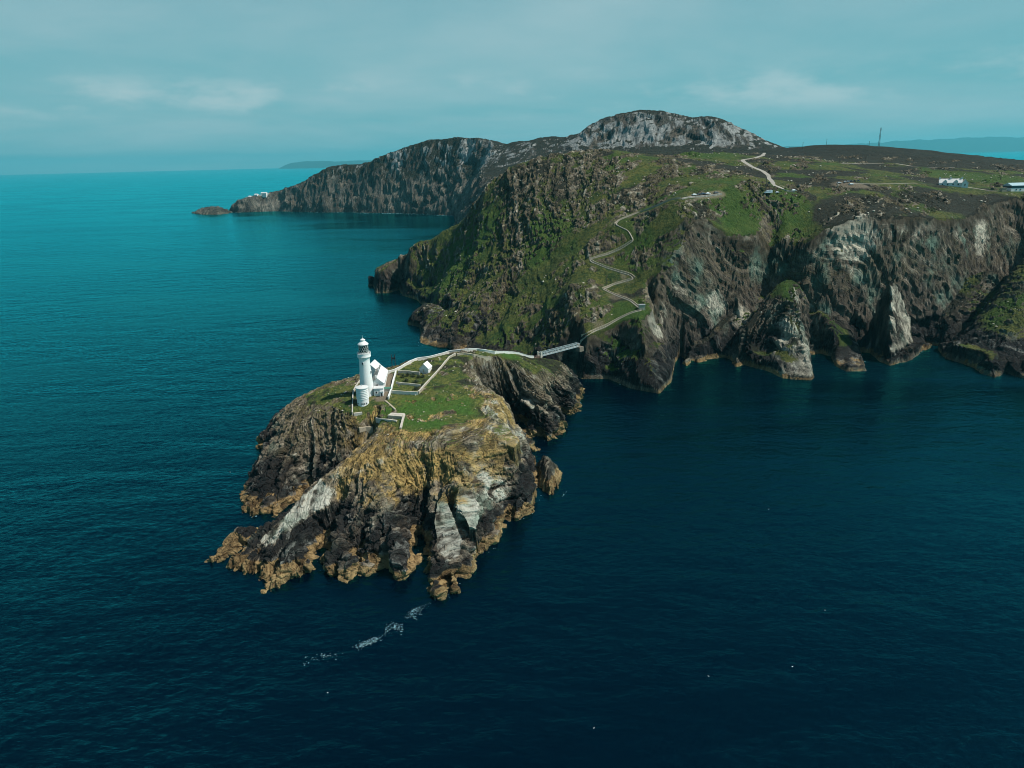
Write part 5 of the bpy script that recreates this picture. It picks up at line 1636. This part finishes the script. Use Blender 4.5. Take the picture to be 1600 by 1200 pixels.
# ------------------------------------------------------------------ sea rocks
def sea_rock(label, poly, height, slope, mat, seed, step, peak=None):
    xs_ = np.arange(min(p[0] for p in poly) - 4, max(p[0] for p in poly) + 4, step)
    ys_ = np.arange(min(p[1] for p in poly) - 4, max(p[1] for p in poly) + 4, step)
    X_, Y_ = np.meshgrid(xs_, ys_)
    d = poly_dist(X_, Y_, poly)
    h = np.where(d > 0, smin(slope * d, height + 0 * d, height * 0.4), d * 1.5)
    k_ = step / 0.36
    s_ = X_ * 0.9 - Y_ * 0.25 + fbm(X_ / 9 / k_, Y_ / 9 / k_, None, 3, seed) * 4 * k_
    f1_, e_, r_ = cells(s_ / 2.4 / k_, Y_ / 4 / k_, h / 2.5 / k_, seed)
    D_ = k_ * (0.9 * (saw(s_ / 2.6 / k_) - 0.5) + 0.35 * (saw(s_ / 0.9 / k_) - 0.5) + 0.9 * (r_ - 0.5) + 0.5 * fbm(X_ / 1.5 / k_, Y_ / 1.5 / k_, h / 1.5 / k_, 3, seed + 3))
    P_ = np.stack([X_, Y_, h], 2)
    n_ = grid_normals(P_)
    P_ = P_ + n_ * (D_ * (0.2 + 0.8 * sstep(-2, 1, h)))[..., None]
    z_ = P_[..., 2]
    o_ = np.zeros_like(X_)
    tone_ = np.clip(0.5 * bed_id(s_ / 2.6 / k_, seed) + 0.5 * r_, 0, 1)
    tide_ = sstep(height * 0.75, height * 0.35, z_) * (1.0 if step < 1 else 0.15)
    ob = grid_mesh('sea_rock', P_, h > -3 * k_, mat, {'cover_a': (o_, o_ + 0.15, o_ + 0.2), 'cover_b': (tide_, 0.5 * sstep(2, 5, z_), o_ + 0.3), 'cover_c': (o_, o_, o_), 'cover_d': (tone_, o_ + 0.2, o_ + 0.3)})
    return tag(ob, label, 'rock')


sea_rock('golden brown rock islet off the right side of the island', [tuple(at(*crop1(*p))[:2]) for p in [(1338, 600), (1350, 640), (1368, 665), (1388, 678), (1412, 684), (1420, 652), (1430, 660), (1447, 606), (1428, 596), (1405, 572), (1372, 562), (1345, 572)]], 8.5, 1.9, M_ISL, 301, 0.33)
sea_rock('low dark islet off the far headland point', [tuple(at(*p)[:2]) for p in [(300, 333), (318, 335.5), (340, 335.5), (358, 333.5), (363, 331.5), (335, 330), (318, 331)]], 17, 0.55, M_FAR, 302, 2.5)
sea_rock('small golden rock at the foot of the cliffs left of the cleft', [tuple(at(*p)[:2]) for p in [(1067, 568), (1074, 572), (1080, 566), (1074, 562)]], 3.0, 1.5, M_MAIN, 303, 0.5)
sea_rock('pair-topped golden rock at the foot of the dark cove', [tuple(at(*p)[:2]) for p in [(1084, 564), (1092, 567), (1103, 564), (1098, 560), (1088, 559)]], 3.5, 1.2, M_MAIN, 304, 0.5)
sea_rock('round pale rock at the left foot of the banded spur', [tuple(at(*p)[:2]) for p in [(1144, 569), (1151, 574), (1160, 571), (1158, 565), (1149, 563)]], 4.0, 1.3, M_MAIN, 305, 0.5)

# ------------------------------------------------------------------ garden shrubs
M_LEAF = plain_mat('dark_shrub_leaves', (0.022, 0.040, 0.014), 0.8, 0.5, 3.0)


def shrub(label, foot, r, h, seed):
    rg = random.Random(seed)
    t = empty('shrub', foot)
    tag(t, label, 'shrub', 'shrubs in the walled garden')
    st = MB()
    for k in range(4):
        a = rg.uniform(0, 6.28)
        st.tube((0, 0, -0.3), (math.cos(a) * r * 0.5, math.sin(a) * r * 0.5, h * 0.6), 0.06, 5, 0.03)
    st.build('stem', M_WOOD, t)
    fo = MB()
    for k in range(420):
        a, q, zf = rg.uniform(0, 6.28), rg.random() ** 0.5, rg.random()
        rad = r * q * math.sqrt(max(0.05, 1 - (zf * 0.95) ** 2)) * (0.8 + 0.35 * math.sin(3 * a + seed))
        c = Vector((rad * math.cos(a), rad * math.sin(a), 0.1 + zf * h))
        u_ = Vector((rg.uniform(-1, 1), rg.uniform(-1, 1), rg.uniform(-0.6, 0.6))).normalized()
        v_ = u_.cross(Vector((rg.uniform(-1, 1), rg.uniform(-1, 1), rg.uniform(-1, 1)))).normalized()
        s_ = rg.uniform(0.12, 0.28)
        fo.add([c - u_ * s_, c - v_ * s_ * 0.5, c + u_ * s_, c + v_ * s_ * 0.5], [(0, 1, 2, 3)])
    fo.build('foliage', M_LEAF, t)


for k, (px, py, r, h, lab) in enumerate(((630, 590, 1.7, 1.5, 'dark shrub at the left end of the upper garden bed'), (637, 588, 1.5, 1.6, 'dark shrub second from left along the upper garden bed'), (646, 589, 1.9, 1.9, 'tallest dark shrub in the middle of the upper garden'),
                                         (654, 591, 1.6, 1.4, 'dark shrub right of the tallest one in the upper garden'), (661, 590, 1.4, 1.3, 'dark shrub below the hut in the upper garden'), (635, 596, 1.8, 1.2, 'wide dark shrub beside the cross wall'),
                                         (650, 598, 2.0, 1.3, 'wide dark shrub below the tallest one'), (661, 604, 1.6, 1.5, 'dark shrub against the diagonal buff wall'), (651, 609, 1.8, 1.3, 'dark shrub in the lower garden by the front wall'))):
    shrub(lab, hi(px, py), r, h, k + 5)

# ------------------------------------------------------------------ loose boulders, foam, gulls
def blob(mb, c, r, rg):
    pts = []
    for v_ in ((1, 0, 0), (-1, 0, 0), (0, 1, 0), (0, -1, 0), (0, 0, 1), (0, 0, -0.8), (.6, .6, .5), (-.6, .55, .5), (.55, -.6, .45), (-.6, -.6, .5)):
        q = rg.uniform(0.7, 1.2) * r
        pts.append((c[0] + v_[0] * q, c[1] + v_[1] * q, c[2] + v_[2] * q * 0.75))
    mb.add(pts, [(6, 0, 2), (6, 2, 4), (6, 4, 0), (7, 2, 1), (7, 1, 4), (7, 4, 2), (8, 3, 0), (8, 0, 4), (8, 4, 3), (9, 1, 3), (9, 3, 4), (9, 4, 1), (0, 5, 2), (2, 5, 1), (1, 5, 3), (3, 5, 0)])


M_BOULD = plain_mat('pale_boulder', (0.36, 0.33, 0.27), 0.9, 0.35, 0.9)
rg = random.Random(21)
bx0 = np.array([rg.uniform(-150, 640) for _ in range(5200)])
by0 = np.array([rg.uniform(455, 930) for _ in range(5200)])
bh, bT, bg_, bd_ = main_tiers(bx0, by0)
hx = (main_base(bx0 + 1.5, by0) - main_base(bx0 - 1.5, by0)) / 3
hy = (main_base(bx0, by0 + 1.5) - main_base(bx0, by0 - 1.5)) / 3
slp = np.hypot(hx, hy)
cl = fbm(bx0 / 30, by0 / 30, None, 3, 401)
okb = (bh > 14) & (slp < 0.95) & (cl > 0.06) & (np.abs(bx0) < by0 * 0.76)
pth = np.minimum.reduce([line_dist(bx0, by0, L_) for L_ in (STEPS, LANE, ROAD, ROAD2, TRACK)])
okb &= pth > 5
vb = MB()
for x_, y_, z_ in zip(bx0[okb], by0[okb], bh[okb]):
    blob(vb, (x_, y_, z_ + 0.4), 0.25 + 1.1 * rg.random() ** 4, rg)
o = vb.build('boulders', M_BOULD)
tag(o, 'pale loose boulders scattered over the headland turf', kind='stuff')
vb = MB()
bx0 = np.array([rg.uniform(-120, 30) for _ in range(900)])
by0 = np.array([rg.uniform(280, 430) for _ in range(900)])
bh = isl_base(bx0, by0)
for x_, y_, z_ in zip(bx0, by0, bh):
    if z_ > 26 and math.hypot(x_ + 73, y_ - 332) > 11 and not (-76 < x_ < -45 and 334 < y_ < 385):
        blob(vb, (x_, y_, z_ + 0.1), 0.15 + 0.45 * rg.random() ** 3, rg)
o = vb.build('stones', M_BOULD)
tag(o, 'small pale stones lying about the island turf', kind='stuff')

fm = MB()


def flake(c, r, rg):
    n = rg.randint(5, 8)
    a0 = rg.uniform(0, 6.28)
    st = rg.uniform(0.3, 0.8)
    ax = rg.uniform(-0.5, 0.9)
    pts = []
    for k in range(n):
        a = a0 + 2 * math.pi * k / n
        q = r * rg.uniform(0.5, 1.15)
        x_, y_ = q * math.cos(a), q * math.sin(a) * st
        pts.append((c[0] + x_ * math.cos(ax) - y_ * math.sin(ax), c[1] + x_ * math.sin(ax) + y_ * math.cos(ax), 0.05))
    pts2 = [(p[0], p[1], -0.25) for p in pts]
    fm.add(pts + pts2, [tuple(range(n))] + [(k, (k + 1) % n, n + (k + 1) % n, n + k) for k in range(n)])


for (x0, y0, x1, y1, n, sp) in ((640, 958, 652, 950, 26, 3), (652, 949, 658, 962, 12, 2.5), (645, 963, 652, 969, 8, 2), (612, 975, 628, 985, 40, 7), (606, 978, 600, 992, 16, 3), (565, 1008, 592, 998, 60, 5), (562, 1004, 570, 1010, 14, 4), (494, 1028, 530, 1020, 12, 5),
                                (700, 928, 708, 925, 10, 2), (540, 1020, 470, 1035, 14, 7), (800, 806, 806, 802, 14, 2), (886, 768, 878, 775, 6, 2), (362, 886, 358, 884, 8, 2), (386, 790, 384, 794, 8, 2)):
    for k in range(int(n * 1.7)):
        t_ = rg.random()
        c = at(x0 + (x1 - x0) * t_ + rg.gauss(0, sp * 0.5), y0 + (y1 - y0) * t_ + rg.gauss(0, sp * 0.5))
        flake(c, 0.07 + 0.24 * rg.random() ** 3, rg)
trail = [(702, 927), (668, 944), (648, 956), (626, 972), (606, 988), (578, 1004), (556, 1013)]
for a, b in zip(trail[:-1], trail[1:]):
    for k in range(46):
        t_ = rg.random()
        px, py = a[0] + (b[0] - a[0]) * t_, a[1] + (b[1] - a[1]) * t_
        if noise(np.array([px / 14]), np.array([py / 14]), None, 77)[0] > -0.08:
            flake(at(px + rg.gauss(0, 3.2), py + rg.gauss(0, 2.0)), 0.05 + 0.15 * rg.random() ** 2, rg)
# broken surf where the swell meets the rocks
for poly, dens, rmax in ((ISL_COAST, 0.22, 0.45), (MAIN_COAST[:64], 0.10, 0.6)):
    for a, b in zip(poly[:-1], poly[1:]):
        a, b = np.array(a), np.array(b)
        ln_ = float(np.linalg.norm(b - a))
        if ln_ > 60:
            continue
        for k in range(int(ln_ * dens * 2)):
            if noise(np.array([a[0] / 12]), np.array([a[1] / 12]), None, 9)[0] < -0.02:
                continue
            t_ = rg.random()
            c = a + (b - a) * t_
            nv = np.array([b[1] - a[1], a[0] - b[0]]) / (ln_ + 1e-6)
            c = c - nv * rg.uniform(-1.8, 1.8)
            flake(c, 0.12 + rmax * rg.random() ** 3, rg)
for k in range(420):                                # surf line under the far cliffs
    i = rg.randrange(len(far_front_px) - 1)
    t_ = rg.random()
    px = far_front_px[i][0] * (1 - t_) + far_front_px[i + 1][0] * t_
    py = far_front_px[i][1] * (1 - t_) + far_front_px[i + 1][1] * t_
    if px > 560 or rg.random() < 0.3:
        flake(at(px, py + rg.uniform(0.2, 1.0)), rg.uniform(0.8, 3.5), rg)
o = fm.build('sea_foam', M_FOAM)
tag(o, 'white foam streaks and broken surf on the dark water', kind='stuff')

gb = MB()
prof = [(-0.42, 0.02, 0.30), (-0.30, 0.06, 0.22), (-0.12, 0.13, 0.16), (0.08, 0.14, 0.15), (0.22, 0.09, 0.20), (0.29, 0.065, 0.31), (0.37, 0.06, 0.35), (0.43, 0.03, 0.33), (0.50, 0.012, 0.31)]
n8 = 8
pts, fs = [], []
for x_, r_, z_ in prof:
    for k in range(n8):
        a = 2 * math.pi * k / n8
        pts.append((x_, r_ * math.cos(a), z_ + r_ * 0.9 * math.sin(a)))
for j in range(len(prof) - 1):
    for k in range(n8):
        fs.append((j * n8 + k, j * n8 + (k + 1) % n8, (j + 1) * n8 + (k + 1) % n8, (j + 1) * n8 + k))
gb.add(pts, fs + [tuple(range(n8)), tuple(range((len(prof) - 1) * n8, len(prof) * n8))])
gull = None
for px, py in ((1201, 796), (1238, 1042), (1289, 954), (1107, 1057), (928, 1138), (512, 1083), (360, 738), (572, 489)):
    p = at(px, py)
    if gull is None:
        gull = gb.build('gull', M_FEATHER, None, True)
        g_ = gull
    else:
        g_ = gull.copy()
        COL.objects.link(g_)
    g_.location = (p[0], p[1], 0.0)
    g_.rotation_euler = (0, 0, rg.uniform(0, 6.28))
    g_.scale = (0.65, 0.65, 0.65)
    tag(g_, 'single white gull resting on the open sea', 'gull', 'gulls resting on the sea')


# ------------------------------------------------------------------ far coasts across the water
def far_coast(name, label, pts, depth, seed):
    """pts: (px, py_top, distance); a low range with real depth, lying on the sea"""
    n = 160
    px = np.linspace(pts[0][0], pts[-1][0], n)
    top = np.interp(px, [p[0] for p in pts], [p[1] for p in pts])
    dist = np.interp(px, [p[0] for p in pts], [p[2] for p in pts])
    rows = 14
    P_ = np.zeros((rows, n, 3))
    for i in range(n):
        c = at_y(px[i], top[i], dist[i])
        for j in range(rows):
            t_ = j / (rows - 1)
            k_ = 1 + (t_ - 0.5) * depth / dist[i]
            P_[j, i] = (c[0] * k_, c[1] * k_, max(-5, (c[2]) * math.sin(math.pi * t_) ** 0.7 - 5))
    P_[..., 2] *= 1 + 0.18 * fbm(P_[..., 0] / 900, P_[..., 1] / 900, None, 4, seed)
    o_ = np.zeros((rows, n))
    ob = grid_mesh(name, P_, np.ones((rows, n), bool), M_FAR, {'cover_a': (o_ + 1, o_, o_), 'cover_b': (o_, o_, o_), 'cover_c': (o_ + 1, o_, o_), 'cover_d': (o_, o_, o_)})
    tag(ob, label, kind='structure')


far_coast('far_headland', 'low hazy headland on the left horizon', [(436, 263, 45000), (446, 257.5, 45000), (458, 254, 45000), (490, 251.5, 45000), (540, 251.5, 45000), (590, 250, 45000), (640, 249, 45000), (720, 252, 45000)], 3500, 501)
far_coast('far_coast', 'long hazy blue coast across the bay on the right', [(1190, 234, 45000), (1230, 229, 45000), (1300, 227, 45000), (1380, 222, 45000), (1430, 219, 45000), (1500, 216, 45000), (1530, 214.5, 45000), (1600, 214, 45000), (1700, 213, 45000), (1820, 218, 45000)], 3500, 502)

# ------------------------------------------------------------------ haze
hzm = bpy.data.materials.new('sea_haze')
hzm.use_nodes = True
hn, hl_ = hzm.node_tree.nodes, hzm.node_tree.links
hn.clear()
vol = hn.new('ShaderNodeVolumePrincipled')
vol.inputs['Color'].default_value = (0.14, 0.70, 0.84, 1)
vol.inputs['Density'].default_value = 2.7e-5
vol.inputs['Anisotropy'].default_value = 0.1
ho = hn.new('ShaderNodeOutputMaterial')
hl_.new(vol.outputs[0], ho.inputs['Volume'])
hb = MB().box((0, 0, 539), (124000, 124000, 1100)).build('haze', hzm)
tag(hb, 'thin blue sea haze', kind='stuff')
